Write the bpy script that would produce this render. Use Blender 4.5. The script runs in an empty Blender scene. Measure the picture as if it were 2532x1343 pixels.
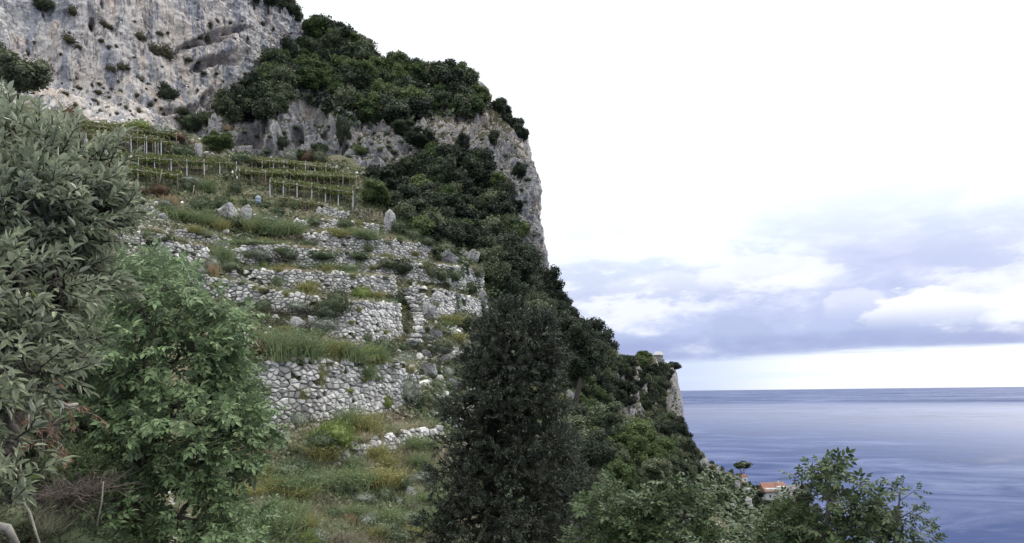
import bpy, math, random
import numpy as np
from mathutils import Vector, Matrix
from mathutils.bvhtree import BVHTree

random.seed(7)
RNG = np.random.default_rng(7)
S = bpy.context.scene
COL = S.collection

# ------------------------------------------------------------------ camera, light, exposure
F, U0, V0, W0, H0 = 1900.0, 1266.0, 970.0, 2532.0, 1343.0
EYE = 300.0
ROLL = math.radians(0.68)
RIGHT = np.array([math.cos(ROLL), 0, -math.sin(ROLL)])
UP = np.array([math.sin(ROLL), 0, math.cos(ROLL)])
FWD = np.array([0.0, 1.0, 0.0])
ORG = np.array([0.0, 0.0, EYE])

cam_d = bpy.data.cameras.new('camera')
cam = bpy.data.objects.new('camera', cam_d)
COL.objects.link(cam)
m = Matrix(((RIGHT[0], UP[0], -FWD[0], 0), (RIGHT[1], UP[1], -FWD[1], 0), (RIGHT[2], UP[2], -FWD[2], EYE), (0, 0, 0, 1)))
cam.matrix_world = m
cam_d.sensor_width = 36
cam_d.lens = 36 * F / W0
cam_d.shift_y = (V0 - H0 / 2) / W0
cam_d.clip_start = 0.1
cam_d.clip_end = 900000
S.camera = cam

S.view_settings.view_transform = 'Standard'
S.view_settings.look = 'None'
S.view_settings.gamma = 1
S.view_settings.use_curve_mapping = False
S.view_settings.exposure = 0.14
S.render.engine = 'CYCLES'
S.cycles.max_bounces = 5
S.cycles.diffuse_bounces = 2
S.cycles.glossy_bounces = 2
S.cycles.transmission_bounces = 2
S.cycles.transparent_max_bounces = 4

SUN_AZ, SUN_EL = math.radians(48), math.radians(38)
sun_d = bpy.data.lights.new('sun', 'SUN')
sun_d.energy = 1.7
sun_d.angle = math.radians(18)
sun_d.color = (1.0, 0.96, 0.9)
sun = bpy.data.objects.new('sun', sun_d)
COL.objects.link(sun)
sv = Vector((math.sin(SUN_AZ) * math.cos(SUN_EL), math.cos(SUN_AZ) * math.cos(SUN_EL), math.sin(SUN_EL)))
sun.rotation_euler = sv.to_track_quat('Z', 'Y').to_euler()
sun.location = (200, 100, 500)


class NT:
    """small node-graph helper"""
    def __init__(self, tree):
        self.t = tree
        tree.nodes.clear()
    def n(self, typ, ins=None, **kw):
        nd = self.t.nodes.new(typ)
        for k, v in kw.items():
            setattr(nd, k, v)
        if ins:
            for k, v in ins.items():
                s = nd.inputs[k]
                if hasattr(v, 'is_output') or hasattr(v, 'links') and not isinstance(v, (int, float)):
                    self.t.links.new(v, s)
                else:
                    s.default_value = v
        return nd
    def math(self, op, a, b=0.0, c=0.0, clamp=False):
        return self.n('ShaderNodeMath', {0: a, 1: b, 2: c}, operation=op, use_clamp=clamp).outputs[0]
    def mix(self, f, a, b, blend='MIX'):
        nd = self.n('ShaderNodeMix', {0: f}, data_type='RGBA', blend_type=blend)
        for idx, v in ((6, a), (7, b)):
            if isinstance(v, tuple):
                nd.inputs[idx].default_value = v if len(v) == 4 else v + (1,)
            else:
                self.t.links.new(v, nd.inputs[idx])
        return nd.outputs[2]
    def ramp(self, f, stops, interp='LINEAR'):
        nd = self.n('ShaderNodeValToRGB', {0: f})
        cr = nd.color_ramp
        cr.interpolation = interp
        while len(cr.elements) < len(stops):
            cr.elements.new(0.5)
        for e, (p, c) in zip(cr.elements, stops):
            e.position = p
            if not isinstance(c, tuple):
                c = (c, c, c)
            e.color = c if len(c) == 4 else c + (1,)
        return nd.outputs[0]
    def noise(self, vec, scale, detail=4, rough=0.55, dist=0.0):
        return self.n('ShaderNodeTexNoise', {'Vector': vec, 'Scale': scale, 'Detail': detail, 'Roughness': rough, 'Distortion': dist}).outputs[0]
    def mapr(self, f, a, b, c=0.0, d=1.0, smooth=False):
        nd = self.n('ShaderNodeMapRange', {0: f, 1: a, 2: b, 3: c, 4: d})
        nd.clamp = True
        if smooth:
            nd.interpolation_type = 'SMOOTHSTEP'
        return nd.outputs[0]
    def scale(self, vec, s, loc=(0, 0, 0)):
        return self.n('ShaderNodeMapping', {0: vec, 1: loc, 3: s}).outputs[0]


# ------------------------------------------------------------------ world: cloudy sky over the sea
world = bpy.data.worlds.new('World')
S.world = world
world.use_nodes = True
g = NT(world.node_tree)
gen = g.n('ShaderNodeTexCoord').outputs['Generated']
sep = g.n('ShaderNodeSeparateXYZ', {0: gen})
dx, dy, dz = sep.outputs
hyp = g.math('SQRT', g.math('ADD', g.math('MULTIPLY', dx, dx), g.math('MULTIPLY', dy, dy)))
el = g.math('DIVIDE', dz, g.math('MAXIMUM', hyp, 0.02))          # tangent of elevation
az = g.math('ARCTAN2', dx, dy)
sky = g.n('ShaderNodeTexSky', sky_type='NISHITA', sun_disc=False)
sky.sun_elevation = SUN_EL
sky.sun_rotation = SUN_AZ
sky.air_density = 1.0
cl_vec = g.n('ShaderNodeCombineXYZ', {0: g.math('MULTIPLY', az, 1.0), 1: g.math('MULTIPLY', el, 2.6), 2: 0.3}).outputs[0]
st_vec = g.n('ShaderNodeCombineXYZ', {0: g.math('MULTIPLY', az, 1.0), 1: g.math('MULTIPLY', el, 14.0), 2: 1.7}).outputs[0]
n1 = g.noise(cl_vec, 3.2, 7, 0.55, 0.25)
n2 = g.noise(cl_vec, 9.0, 6, 0.6, 0.1)
n3 = g.noise(st_vec, 3.0, 5, 0.55, 0.2)
# overall tone by elevation (tangent), in linear colour
elw = g.math('ADD', el, g.math('MULTIPLY', g.math('SUBTRACT', n1, 0.5), 0.16))
base = g.ramp(g.math('MULTIPLY', elw, 1.95), [(0.0, (0.56, 0.66, 0.90)), (0.06, (0.44, 0.53, 0.82)), (0.16, (0.57, 0.63, 0.90)),
                        (0.26, (0.68, 0.72, 0.94)), (0.36, (0.82, 0.90, 1.0)), (0.46, (1.05, 1.1, 1.12))])
lit = g.mapr(g.math('ADD', g.math('MULTIPLY', n2, 0.55), g.math('MULTIPLY', n1, 0.45)), 0.46, 0.57, 0, 1, True)
clouds = g.mix(g.math('MULTIPLY', lit, 0.68), base, (0.98, 1.02, 1.06))
dark = g.mapr(n1, 0.40, 0.52, 1, 0, True)
clouds = g.mix(g.math('MULTIPLY', dark, g.mapr(el, 0.27, 0.10, 0, 0.40)), clouds, (0.44, 0.50, 0.78))

wisp = g.math('MULTIPLY', g.mapr(n2, 0.53, 0.42, 0, 1, True), g.mapr(el, 0.22, 0.10, 0, 0.45))
clouds = g.mix(wisp, clouds, (0.37, 0.45, 0.70))
# cumulus heaps far out over the sea: ellipses with billowy rims
def heap(cz, ce, rz, re, flat):
    a = g.math('DIVIDE', g.math('SUBTRACT', az, cz), rz)
    e = g.math('DIVIDE', g.math('SUBTRACT', el, ce), re)
    r = g.math('SQRT', g.math('ADD', g.math('MULTIPLY', a, a), g.math('MULTIPLY', e, e)))
    r = g.math('ADD', r, g.math('MULTIPLY', g.math('SUBTRACT', n2, 0.5), 1.5))
    r = g.math('ADD', r, g.math('MULTIPLY', g.math('SUBTRACT', g.noise(cl_vec, 26, 4, 0.5), 0.5), 0.8))
    body = g.mapr(r, 1.0, 0.80, 0, 1, True)
    return g.math('MULTIPLY', body, g.mapr(el, flat, flat + 0.035, 0, 1, True))
for (cz, ce, rz, re, flat, s) in ((0.500, 0.084, 0.075, 0.034, 0.066, 0.9), (0.42, 0.098, 0.045, 0.024, 0.078, 0.4), (0.60, 0.085, 0.05, 0.045, 0.06, 0.8),
                                  (0.33, 0.140, 0.09, 0.028, 0.115, 0.6), (0.20, 0.13, 0.07, 0.02, 0.11, 0.3)):
    clouds = g.mix(g.math('MULTIPLY', heap(cz, ce, rz, re, flat), s), clouds, (0.98, 1.0, 1.04))
# flat dark deck base and the bright strip under it
line = g.math('ADD', el, g.math('MULTIPLY', g.math('SUBTRACT', n3, 0.5), 0.034))
line = g.math('SUBTRACT', line, g.math('MULTIPLY', g.math('SUBTRACT', az, 0.4), 0.010))
deck = g.math('MULTIPLY', g.mapr(line, 0.040, 0.050, 0, 1, True), g.mapr(line, 0.075, 0.055, 0, 1, True))
clouds = g.mix(g.math('MULTIPLY', deck, g.mapr(n2, 0.38, 0.6, 0.9, 0.3)), clouds, (0.33, 0.39, 0.68))
stripcol = g.mix(g.mapr(az, 0.20, 0.42, 0, 1, True), (0.60, 0.70, 0.93), (0.99, 1.05, 1.05))
stripcol = g.mix(g.mapr(n3, 0.46, 0.60, 0, 0.35, True), stripcol, (0.66, 0.80, 1.0))
clouds = g.mix(g.mapr(line, 0.046, 0.036, 0, 1, True), clouds, stripcol)
# cloud cover grows brighter towards the zenith, as an overcast sky does
gain = g.ramp(dz, [(0.0, 1.0), (0.40, 1.0), (0.60, (1.85, 1.8, 1.72)), (1.0, (3.1, 3.0, 2.85))])
clouds = g.mix(1.0, clouds, gain, 'MULTIPLY')
below = g.mapr(dz, -0.003, 0.0, 0, 1)
clouds = g.mix(below, (0.14, 0.18, 0.34), clouds)
bg_sky = g.n('ShaderNodeBackground', {0: sky.outputs[0], 1: 0.10})
bg_cl = g.n('ShaderNodeBackground', {0: clouds, 1: 1.0})
cov = g.n('ShaderNodeMixShader', {0: 0.93, 1: bg_sky.outputs[0], 2: bg_cl.outputs[0]})
g.n('ShaderNodeOutputWorld', {0: cov.outputs[0]})


# ------------------------------------------------------------------ numeric helpers
def P(u, v, D):
    """world point seen at photograph pixel (u, v) at forward distance D"""
    u, v, D = np.broadcast_arrays(np.asarray(u, float), np.asarray(v, float), np.asarray(D, float))
    a, b = (u - U0) / F, (V0 - v) / F
    return ORG + D[..., None] * (FWD + a[..., None] * RIGHT + b[..., None] * UP)

_perm = np.random.default_rng(3).permutation(4096)
_grad = np.random.default_rng(4).normal(size=(4096, 3)); _grad /= np.linalg.norm(_grad, axis=1)[:, None]
def perlin(p):
    i = np.floor(p).astype(np.int64); f = p - i
    w = f * f * f * (f * (f * 6 - 15) + 10)
    out = np.zeros(p.shape[:-1])
    for cx in (0, 1):
        for cy in (0, 1):
            for cz in (0, 1):
                h = _perm[(_perm[(_perm[(i[..., 0] + cx) & 4095] + i[..., 1] + cy) & 4095] + i[..., 2] + cz) & 4095]
                gr = _grad[h]
                d = gr[..., 0] * (f[..., 0] - cx) + gr[..., 1] * (f[..., 1] - cy) + gr[..., 2] * (f[..., 2] - cz)
                out += d * (w[..., 0] if cx else 1 - w[..., 0]) * (w[..., 1] if cy else 1 - w[..., 1]) * (w[..., 2] if cz else 1 - w[..., 2])
    return out
def fbm(p, octv=4, rough=0.5, ridge=False):
    s, a, o = 0.0, 1.0, np.zeros(p.shape[:-1])
    q = p.copy()
    for k in range(octv):
        n = perlin(q + 17.3 * k)
        if ridge:
            n = 0.35 - np.abs(n) * 1.6
        o += a * n; a *= rough; q = q * 2.03
    return o

def table(us, vs, T):
    us, vs, T = np.array(us, float), np.array(vs, float), np.array(T, float)
    def f(u, v):
        u, v = np.broadcast_arrays(u, v)
        i = np.clip(np.searchsorted(us, u) - 1, 0, len(us) - 2); j = np.clip(np.searchsorted(vs, v) - 1, 0, len(vs) - 2)
        a = np.clip((u - us[i]) / (us[i + 1] - us[i]), 0, 1); b = np.clip((v - vs[j]) / (vs[j + 1] - vs[j]), 0, 1)
        return (T[j, i] * (1 - a) + T[j, i + 1] * a) * (1 - b) + (T[j + 1, i] * (1 - a) + T[j + 1, i + 1] * a) * b
    return f
def curve(pts):
    xs, ys = [p[0] for p in pts], [p[1] for p in pts]
    return lambda u: np.interp(u, xs, ys)

def mesh_np(name, verts, faces, smooth=True):
    """verts (N,3), faces (M,k) -> mesh datablock"""
    me = bpy.data.meshes.new(name)
    verts = np.asarray(verts, np.float32); faces = np.asarray(faces, np.int32)
    k = faces.shape[1]
    me.vertices.add(len(verts)); me.vertices.foreach_set('co', verts.ravel())
    me.loops.add(faces.size); me.loops.foreach_set('vertex_index', faces.ravel())
    me.polygons.add(len(faces))
    me.polygons.foreach_set('loop_start', np.arange(0, faces.size, k, dtype=np.int32))
    me.polygons.foreach_set('use_smooth', np.full(len(faces), smooth))
    me.update(calc_edges=True)
    return me

def link(name, data, mat=None, parent=None, kind=None, label=None, cat=None, group=None):
    o = bpy.data.objects.new(name, data)
    COL.objects.link(o)
    if mat is not None and data is not None and len(data.materials) == 0:
        data.materials.append(mat)
    if parent is not None:
        o.parent = parent
    if kind: o['kind'] = kind
    if label: o['label'] = label
    if cat: o['category'] = cat
    if group: o['group'] = group
    return o
def thing(name, loc, label, cat, group=None, rz=0.0, sc=(1, 1, 1)):
    o = link(name, None, label=label, cat=cat, group=group)
    o.location = loc; o.rotation_euler = (0, 0, rz); o.scale = sc
    return o

# ------------------------------------------------------------------ materials
def new_mat(name):
    mt = bpy.data.materials.new(name); mt.use_nodes = True
    return mt, NT(mt.node_tree)
def out_principled(g, col, rough=0.9, bump=None, strength=0.5, dist=0.1, spec=0.2):
    b = g.n('ShaderNodeBsdfPrincipled', {'Base Color': col, 'Roughness': rough, 'Specular IOR Level': spec})
    if bump is not None:
        bn = g.n('ShaderNodeBump', {'Height': bump, 'Strength': strength, 'Distance': dist})
        g.t.links.new(bn.outputs[0], b.inputs['Normal'])
    g.n('ShaderNodeOutputMaterial', {0: b.outputs[0]})
    return b

def rock_mat(name, streak=1.0, warm=0.5, tone=1.0, veg=0.0):
    mt, g = new_mat(name)
    p = g.n('ShaderNodeTexCoord').outputs['Object']
    big = g.noise(p, 0.035, 4, 0.6, 0.4)
    mid = g.noise(p, 0.30, 7, 0.65, 0.3)
    fine = g.noise(p, 2.2, 8, 0.7)
    st1 = g.noise(g.scale(p, (0.36, 0.36, 0.009)), 1.0, 7, 0.66, 0.12)
    st2 = g.noise(g.scale(p, (1.1, 1.1, 0.022), (7, 3, 1)), 1.0, 6, 0.66, 0.1)
    st3 = g.noise(g.scale(p, (0.22, 0.22, 0.016), (31, 8, 5)), 1.0, 4, 0.6, 0.3)
    t = tone
    col = g.ramp(mid, [(0.3, (0.34 * t, 0.335 * t, 0.35 * t)), (0.5, (0.45 * t, 0.44 * t, 0.45 * t)), (0.7, (0.56 * t, 0.545 * t, 0.54 * t))])
    wm = g.math('MULTIPLY', g.mapr(big, 0.42, 0.62, 0, 1, True), warm)
    col = g.mix(wm, col, (0.50 * t, 0.41 * t, 0.33 * t))
    col = g.mix(g.math('MULTIPLY', g.mapr(st3, 0.54, 0.64, 0, 0.60, True), streak), col, (0.46 * t, 0.36 * t, 0.30 * t))
    col = g.mix(g.math('MULTIPLY', g.mapr(st1, 0.50, 0.60, 0, 0.85, True), streak), col, (0.225 * t, 0.235 * t, 0.27 * t))
    col = g.mix(g.math('MULTIPLY', g.mapr(st2, 0.53, 0.66, 0, 0.75, True), streak), col, (0.14 * t, 0.15 * t, 0.19 * t))
    col = g.mix(g.math('MULTIPLY', g.mapr(st2, 0.45, 0.36, 0, 0.6, True), streak), col, (0.60 * t, 0.59 * t, 0.58 * t))
    vor = g.n('ShaderNodeTexVoronoi', {'Vector': g.n('ShaderNodeMix', {0: 0.35, 4: p, 5: p}, data_type='VECTOR').outputs[1], 'Scale': 0.9}, feature='F1').outputs[0]
    spot = g.noise(p, 1.1, 5, 0.7, 0.6)
    col = g.mix(g.mapr(spot, 0.62, 0.72, 0, 0.5, True), col, (0.12 * t, 0.10 * t, 0.10 * t))
    col = g.mix(0.5, col, g.ramp(fine, [(0.3, 0.35), (0.7, 0.75)]), 'OVERLAY')
    cr1 = g.math('ABSOLUTE', g.math('SUBTRACT', g.noise(g.scale(p, (0.30, 0.30, 0.10), (3, 9, 2)), 1.0, 6, 0.62, 0.8), 0.5))
    cr2 = g.math('ABSOLUTE', g.math('SUBTRACT', g.noise(g.scale(p, (0.22, 0.22, 0.55), (13, 5, 7)), 1.0, 6, 0.6, 0.9), 0.5))
    crack = g.math('MAXIMUM', g.math('MULTIPLY', g.mapr(cr1, 0.0, 0.010, 1, 0), g.mapr(big, 0.42, 0.55)), g.math('MULTIPLY', g.mapr(cr2, 0.0, 0.008, 1, 0), g.mapr(big, 0.55, 0.44)))
    col = g.mix(g.math('MULTIPLY', crack, 0.75), col, (0.07 * t, 0.068 * t, 0.068 * t))
    if veg > 0:
        up = g.n('ShaderNodeSeparateXYZ', {0: g.n('ShaderNodeNewGeometry').outputs['Normal']}).outputs[2]
        vm = g.math('ADD', up, g.math('MULTIPLY', g.math('SUBTRACT', mid, 0.5), 1.6))
        col = g.mix(g.mapr(vm, 0.75 - veg, 0.95 - veg, 0, 1, True), col,
                    g.ramp(g.noise(p, 0.9, 5, 0.7), [(0.35, (0.04, 0.048, 0.028)), (0.52, (0.085, 0.082, 0.05)), (0.68, (0.19, 0.155, 0.105))]))
    bmp = g.math('ADD', g.math('MULTIPLY', g.noise(p, 0.9, 8, 0.72, 0.3), 1.0), g.math('MULTIPLY', fine, 0.35))
    bmp = g.math('ADD', bmp, g.math('MULTIPLY', g.noise(p, 0.45, 6, 0.7, 1.2), 1.0))
    bmp = g.math('SUBTRACT', bmp, g.math('MULTIPLY', crack, 0.8))
    out_principled(g, col, 0.9, bmp, 0.9, 1.0, 0.12)
    return mt

def soil_mat(name):
    mt, g = new_mat(name)
    p = g.n('ShaderNodeTexCoord').outputs['Object']
    a = g.noise(p, 0.12, 5, 0.6, 0.3); b = g.noise(p, 0.9, 7, 0.7); c = g.noise(p, 6, 6, 0.7)
    col = g.ramp(a, [(0.35, (0.07, 0.085, 0.045)), (0.48, (0.11, 0.11, 0.065)), (0.56, (0.17, 0.145, 0.10)), (0.66, (0.10, 0.08, 0.065))])
    col = g.mix(g.mapr(b, 0.40, 0.55, 0, 0.8, True), col, g.ramp(c, [(0.35, (0.045, 0.04, 0.03)), (0.65, (0.16, 0.15, 0.09))]))
    col = g.mix(g.mapr(g.noise(p, 1.8, 4, 0.6, 0.5), 0.60, 0.66, 0, 0.8, True), col, (0.42, 0.41, 0.40))
    out_principled(g, col, 0.95, g.math('ADD', b, g.math('MULTIPLY', c, 0.4)), 0.9, 0.5, 0.1)
    return mt

def leaf_mat(name, cols, rough=0.55, trans=0.2, spec=0.25, objvar=0.5, under=None, patch=0.0):
    """cols: dark, mid, light; the tone changes leaf by leaf and plant by plant"""
    mt, g = new_mat(name)
    geo = g.n('ShaderNodeNewGeometry')
    isl = geo.outputs['Random Per Island']
    orr = g.n('ShaderNodeObjectInfo').outputs['Random']
    f = g.math('ADD', g.math('MULTIPLY', isl, 1.0 - objvar), g.math('MULTIPLY', orr, objvar))
    if patch:
        p = geo.outputs['Position']
        nz = g.mapr(g.noise(p, patch, 3, 0.5), 0.36, 0.64)
        f = g.math('ADD', g.math('MULTIPLY', isl, 0.3), g.math('MULTIPLY', nz, 0.7))
    k = len(cols) - 1
    col = g.ramp(f, [(0.08 + 0.84 * i / k, c) for i, c in enumerate(cols)])
    if under:
        col = g.mix(geo.outputs['Backfacing'], col, under)
    b = g.n('ShaderNodeBsdfPrincipled', {'Base Color': col, 'Roughness': rough, 'Specular IOR Level': spec})
    tr = g.n('ShaderNodeBsdfTranslucent', {0: col})
    ms = g.n('ShaderNodeMixShader', {0: trans, 1: b.outputs[0], 2: tr.outputs[0]})
    g.n('ShaderNodeOutputMaterial', {0: ms.outputs[0]})
    return mt

def plain_mat(name, c1, c2, scale=6.0, rough=0.85, bump=0.4, dist=0.02, stretch=(1, 1, 1), var=0.0, spec=0.2):
    mt, g = new_mat(name)
    p = g.scale(g.n('ShaderNodeTexCoord').outputs['Object'], stretch)
    a = g.noise(p, scale, 6, 0.65)
    col = g.ramp(a, [(0.3, c1), (0.7, c2)])
    if var:
        r = g.n('ShaderNodeNewGeometry').outputs['Random Per Island']
        o = g.n('ShaderNodeObjectInfo').outputs['Random']
        k = g.mapr(g.math('FRACT', g.math('ADD', r, o)), 0, 1, 1 - var, 1 + var * 0.6)
        kk = g.n('ShaderNodeCombineXYZ', {0: k, 1: k, 2: k}).outputs[0]
        col = g.mix(1.0, col, kk, 'MULTIPLY')
    out_principled(g, col, rough, a, bump, dist, spec)
    return mt

M = {}
M['cliff'] = rock_mat('streaked_limestone', 1.1, 0.5, 1.28)
M['crag'] = rock_mat('weathered_limestone', 0.7, 0.45, 0.84, 0.30)
M['crag_far'] = rock_mat('limestone_far', 0.5, 0.5, 0.72, 0.30)
M['boulder'] = rock_mat('boulder_limestone', 0.15, 0.25, 1.05)
M['soil'] = soil_mat('dry_soil')
M['stone'] = plain_mat('wall_stone', (0.36, 0.355, 0.35), (0.66, 0.645, 0.63), 3.0, 0.9, 0.8, 0.10, var=0.55)
M['bark'] = plain_mat('bark', (0.035, 0.03, 0.027), (0.10, 0.09, 0.08), 18, 0.9, 0.8, 0.02, (1, 1, 0.3))
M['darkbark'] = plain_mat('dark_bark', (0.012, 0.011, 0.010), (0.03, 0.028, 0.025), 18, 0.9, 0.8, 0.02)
M['palewood'] = plain_mat('dead_wood', (0.14, 0.13, 0.115), (0.30, 0.28, 0.25), 20, 0.9, 0.5, 0.01, (1, 1, 0.3))
M['brownwood'] = plain_mat('brown_twig', (0.07, 0.058, 0.05), (0.17, 0.14, 0.12), 9, 0.95, 0.3, 0.01, var=0.4)
M['post'] = plain_mat('concrete_post', (0.42, 0.43, 0.46), (0.66, 0.67, 0.70), 5, 0.9, 0.3, 0.01)
M['pole'] = plain_mat('chestnut_pole', (0.14, 0.12, 0.10), (0.36, 0.33, 0.28), 5, 0.9, 0.3, 0.01, var=0.4)
M['darkpole'] = plain_mat('dark_pole', (0.03, 0.026, 0.022), (0.10, 0.09, 0.075), 5, 0.9, 0.3, 0.01, var=0.3)
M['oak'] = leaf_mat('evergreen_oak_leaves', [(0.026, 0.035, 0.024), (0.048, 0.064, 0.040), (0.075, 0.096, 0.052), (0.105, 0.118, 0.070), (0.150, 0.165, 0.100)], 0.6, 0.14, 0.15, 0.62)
M['dark_oak'] = leaf_mat('shade_toned_oak_leaves', [(0.013, 0.018, 0.013), (0.026, 0.034, 0.024), (0.042, 0.056, 0.034), (0.085, 0.095, 0.066)], 0.6, 0.1, 0.12, 0.6)  # dark holm oak tone, lowered further so the colour itself carries shade
M['broad'] = leaf_mat('chestnut_leaves', [(0.042, 0.062, 0.028), (0.075, 0.112, 0.045), (0.115, 0.150, 0.060), (0.155, 0.180, 0.085)], 0.65, 0.2, 0.1, 0.5)
M['shrub'] = leaf_mat('shrub_leaves', [(0.045, 0.065, 0.036), (0.078, 0.105, 0.058), (0.140, 0.165, 0.100)], 0.6, 0.15, 0.2, 0.5)
M['grey_shrub'] = leaf_mat('grey_leaves', [(0.11, 0.13, 0.10), (0.18, 0.20, 0.16), (0.28, 0.30, 0.25)], 0.7, 0.15, 0.15, 0.3)
M['lime_shrub'] = leaf_mat('lime_leaves', [(0.09, 0.13, 0.035), (0.16, 0.21, 0.06), (0.24, 0.29, 0.10)], 0.6, 0.3, 0.2, 0.3)
M['rust'] = leaf_mat('rust_leaves', [(0.045, 0.055, 0.03), (0.085, 0.068, 0.045), (0.14, 0.085, 0.06)], 0.7, 0.2, 0.15, 0.1)
M['yellow'] = leaf_mat('yellow_stems', [(0.15, 0.17, 0.07), (0.23, 0.23, 0.09), (0.30, 0.27, 0.13)], 0.7, 0.3, 0.1, 0.2)
M['orange'] = leaf_mat('orange_dry_stems', [(0.22, 0.16, 0.09), (0.31, 0.22, 0.13), (0.38, 0.29, 0.19)], 0.8, 0.3, 0.1, 0.2)
M['greenstem'] = leaf_mat('green_stems', [(0.10, 0.145, 0.075), (0.15, 0.195, 0.10), (0.215, 0.25, 0.13)], 0.7, 0.3, 0.1, 0.2)
M['grass'] = leaf_mat('terrace_grass', [(0.12, 0.155, 0.088), (0.17, 0.205, 0.115), (0.23, 0.25, 0.15), (0.30, 0.27, 0.18), (0.38, 0.32, 0.24)], 0.8, 0.3, 0.1, 0.0, patch=0.16)
M['drygrass'] = leaf_mat('straw', [(0.26, 0.19, 0.11), (0.38, 0.29, 0.18), (0.46, 0.37, 0.25)], 0.85, 0.3, 0.1, 0.0)
M['herb'] = leaf_mat('herbs', [(0.075, 0.105, 0.06), (0.125, 0.155, 0.09), (0.18, 0.205, 0.13), (0.25, 0.23, 0.17), (0.20, 0.17, 0.14)], 0.7, 0.2, 0.15, 0.0, patch=0.22)
M['vine'] = leaf_mat('vine_leaves', [(0.06, 0.09, 0.03), (0.10, 0.14, 0.045), (0.16, 0.19, 0.06), (0.20, 0.15, 0.08)], 0.6, 0.3, 0.2, 0.15)
M['bay'] = leaf_mat('bay_leaves', [(0.085, 0.105, 0.062), (0.175, 0.20, 0.125), (0.30, 0.33, 0.215)], 0.45, 0.18, 0.32, 0.0, under=(0.38, 0.41, 0.30))
M['ash'] = leaf_mat('ash_leaves', [(0.070, 0.113, 0.050), (0.125, 0.188, 0.084), (0.200, 0.272, 0.130)], 0.5, 0.2, 0.28, 0.0, under=(0.15, 0.20, 0.12))
M['ash_right'] = leaf_mat('rowan_leaves', [(0.022, 0.040, 0.017), (0.038, 0.063, 0.026), (0.078, 0.110, 0.045)], 0.5, 0.18, 0.25, 0.0, under=(0.085, 0.115, 0.058))
M['olive'] = leaf_mat('olive_leaves', [(0.012, 0.017, 0.011), (0.028, 0.038, 0.026), (0.115, 0.132, 0.098)], 0.45, 0.06, 0.25, 0.0, under=(0.085, 0.095, 0.075))  # lightest stop raised: glints and lit tips painted into the leaf colour
M['deadleaf'] = leaf_mat('dead_leaves', [(0.14, 0.08, 0.06), (0.22, 0.13, 0.09), (0.30, 0.20, 0.15)], 0.8, 0.2, 0.1, 0.2)

# ------------------------------------------------------------------ terrain
TERR = {}
def add_bvh(key, verts, faces):
    TERR[key] = BVHTree.FromPolygons(verts.tolist(), faces.tolist())
def hit(u, v, keys=None):
    """first ground point along the sight line through photograph pixel (u, v)"""
    d = P(u, v, 1.0) - ORG
    d = d / np.linalg.norm(d)
    best = None
    for k, b in TERR.items():
        if keys and k not in keys: continue
        loc, nor, i, dist = b.ray_cast(Vector(ORG), Vector(d))
        if loc is not None and (best is None or dist < best[2]):
            best = (loc, nor, dist, k)
    return best
def drop(x, y, keys=None, ztop=700):
    best = None
    for k, b in TERR.items():
        if keys and k not in keys: continue
        loc, nor, i, dist = b.ray_cast(Vector((x, y, ztop)), Vector((0, 0, -1)))
        if loc is not None and (best is None or loc.z > best.z):
            best = loc
    return best

def sheet(key, name, us, vbot, vtop, D, nv, disp, mat, back, power=1.0):
    """ground sheet: columns along us, rows from vbot up to vtop, then folded away behind the crest"""
    us = np.asarray(us, float)
    t = np.linspace(0, 1, nv) ** power
    vb = vbot(us) if callable(vbot) else np.full(len(us), float(vbot))
    vt = vtop(us)
    V = vb[None] * (1 - t[:, None]) + vt[None] * t[:, None]
    U = np.repeat(us[None], nv, 0)
    pts = P(U, V, D(U, V))
    rows = [pts]
    last = pts[-1]
    for (b, dz) in back:
        q = last.copy(); dirn = (last - ORG); dirn[:, 2] = 0; dirn /= np.linalg.norm(dirn, axis=1)[:, None]
        rows.append((last + dirn * b + np.array([0, 0, dz]))[None])
    G = np.concatenate(rows, 0)
    du = np.gradient(G, axis=1); dv = np.gradient(G, axis=0)
    N = np.cross(du, dv); N /= np.linalg.norm(N, axis=2)[..., None] + 1e-9
    Uf = np.concatenate([U, np.repeat(us[None], len(back), 0)], 0)
    Vf = np.concatenate([V, np.repeat(vt[None], len(back), 0)], 0)
    G = G + N * disp(G, Uf, Vf)[..., None]
    nr, nc = G.shape[:2]
    idx = np.arange(nr * nc).reshape(nr, nc)
    fc = np.stack([idx[:-1, :-1], idx[:-1, 1:], idx[1:, 1:], idx[1:, :-1]], -1).reshape(-1, 4)
    v = G.reshape(-1, 3)
    me = mesh_np(name, v, fc, True)
    link(name, me, mat, kind='structure')
    add_bvh(key, v, fc)

# main hillside with the terraces
D1 = table([-600, 0, 400, 800, 1100, 1400, 1700, 2200],
           [200, 250, 330, 430, 560, 700, 850, 1000, 1150, 1343, 1500, 1900],
           [[128, 136, 165, 190, 200, 220, 320, 420], [112, 122, 150, 175, 186, 208, 300, 400], [98, 106, 128, 150, 166, 192, 280, 380],
            [82, 88, 108, 125, 142, 172, 255, 350], [65, 68, 86, 101, 120, 152, 225, 320], [53, 56, 70, 82, 98, 130, 195, 280],
            [43, 46, 59, 68, 80, 110, 165, 240], [35, 38, 50, 57, 66, 92, 140, 200], [27, 30, 42, 48, 55, 75, 110, 160],
            [20, 22, 34, 39, 43, 56, 84, 120], [16, 18, 28, 34, 36, 46, 66, 95], [12, 14, 20, 24, 27, 34, 46, 66]])
def disp1(G, U, V):
    s = np.clip((G[..., 1]) / 60, 0.2, 1.5)
    k = np.clip((V - 520) / 80, 0, 1) * np.clip((1100 - V) / 60, 0, 1)
    return (fbm(G * 0.11, 4) * (1.5 - 1.0 * k) + fbm(G * 0.7, 3) * (0.35 - .15 * k)) * s
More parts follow.
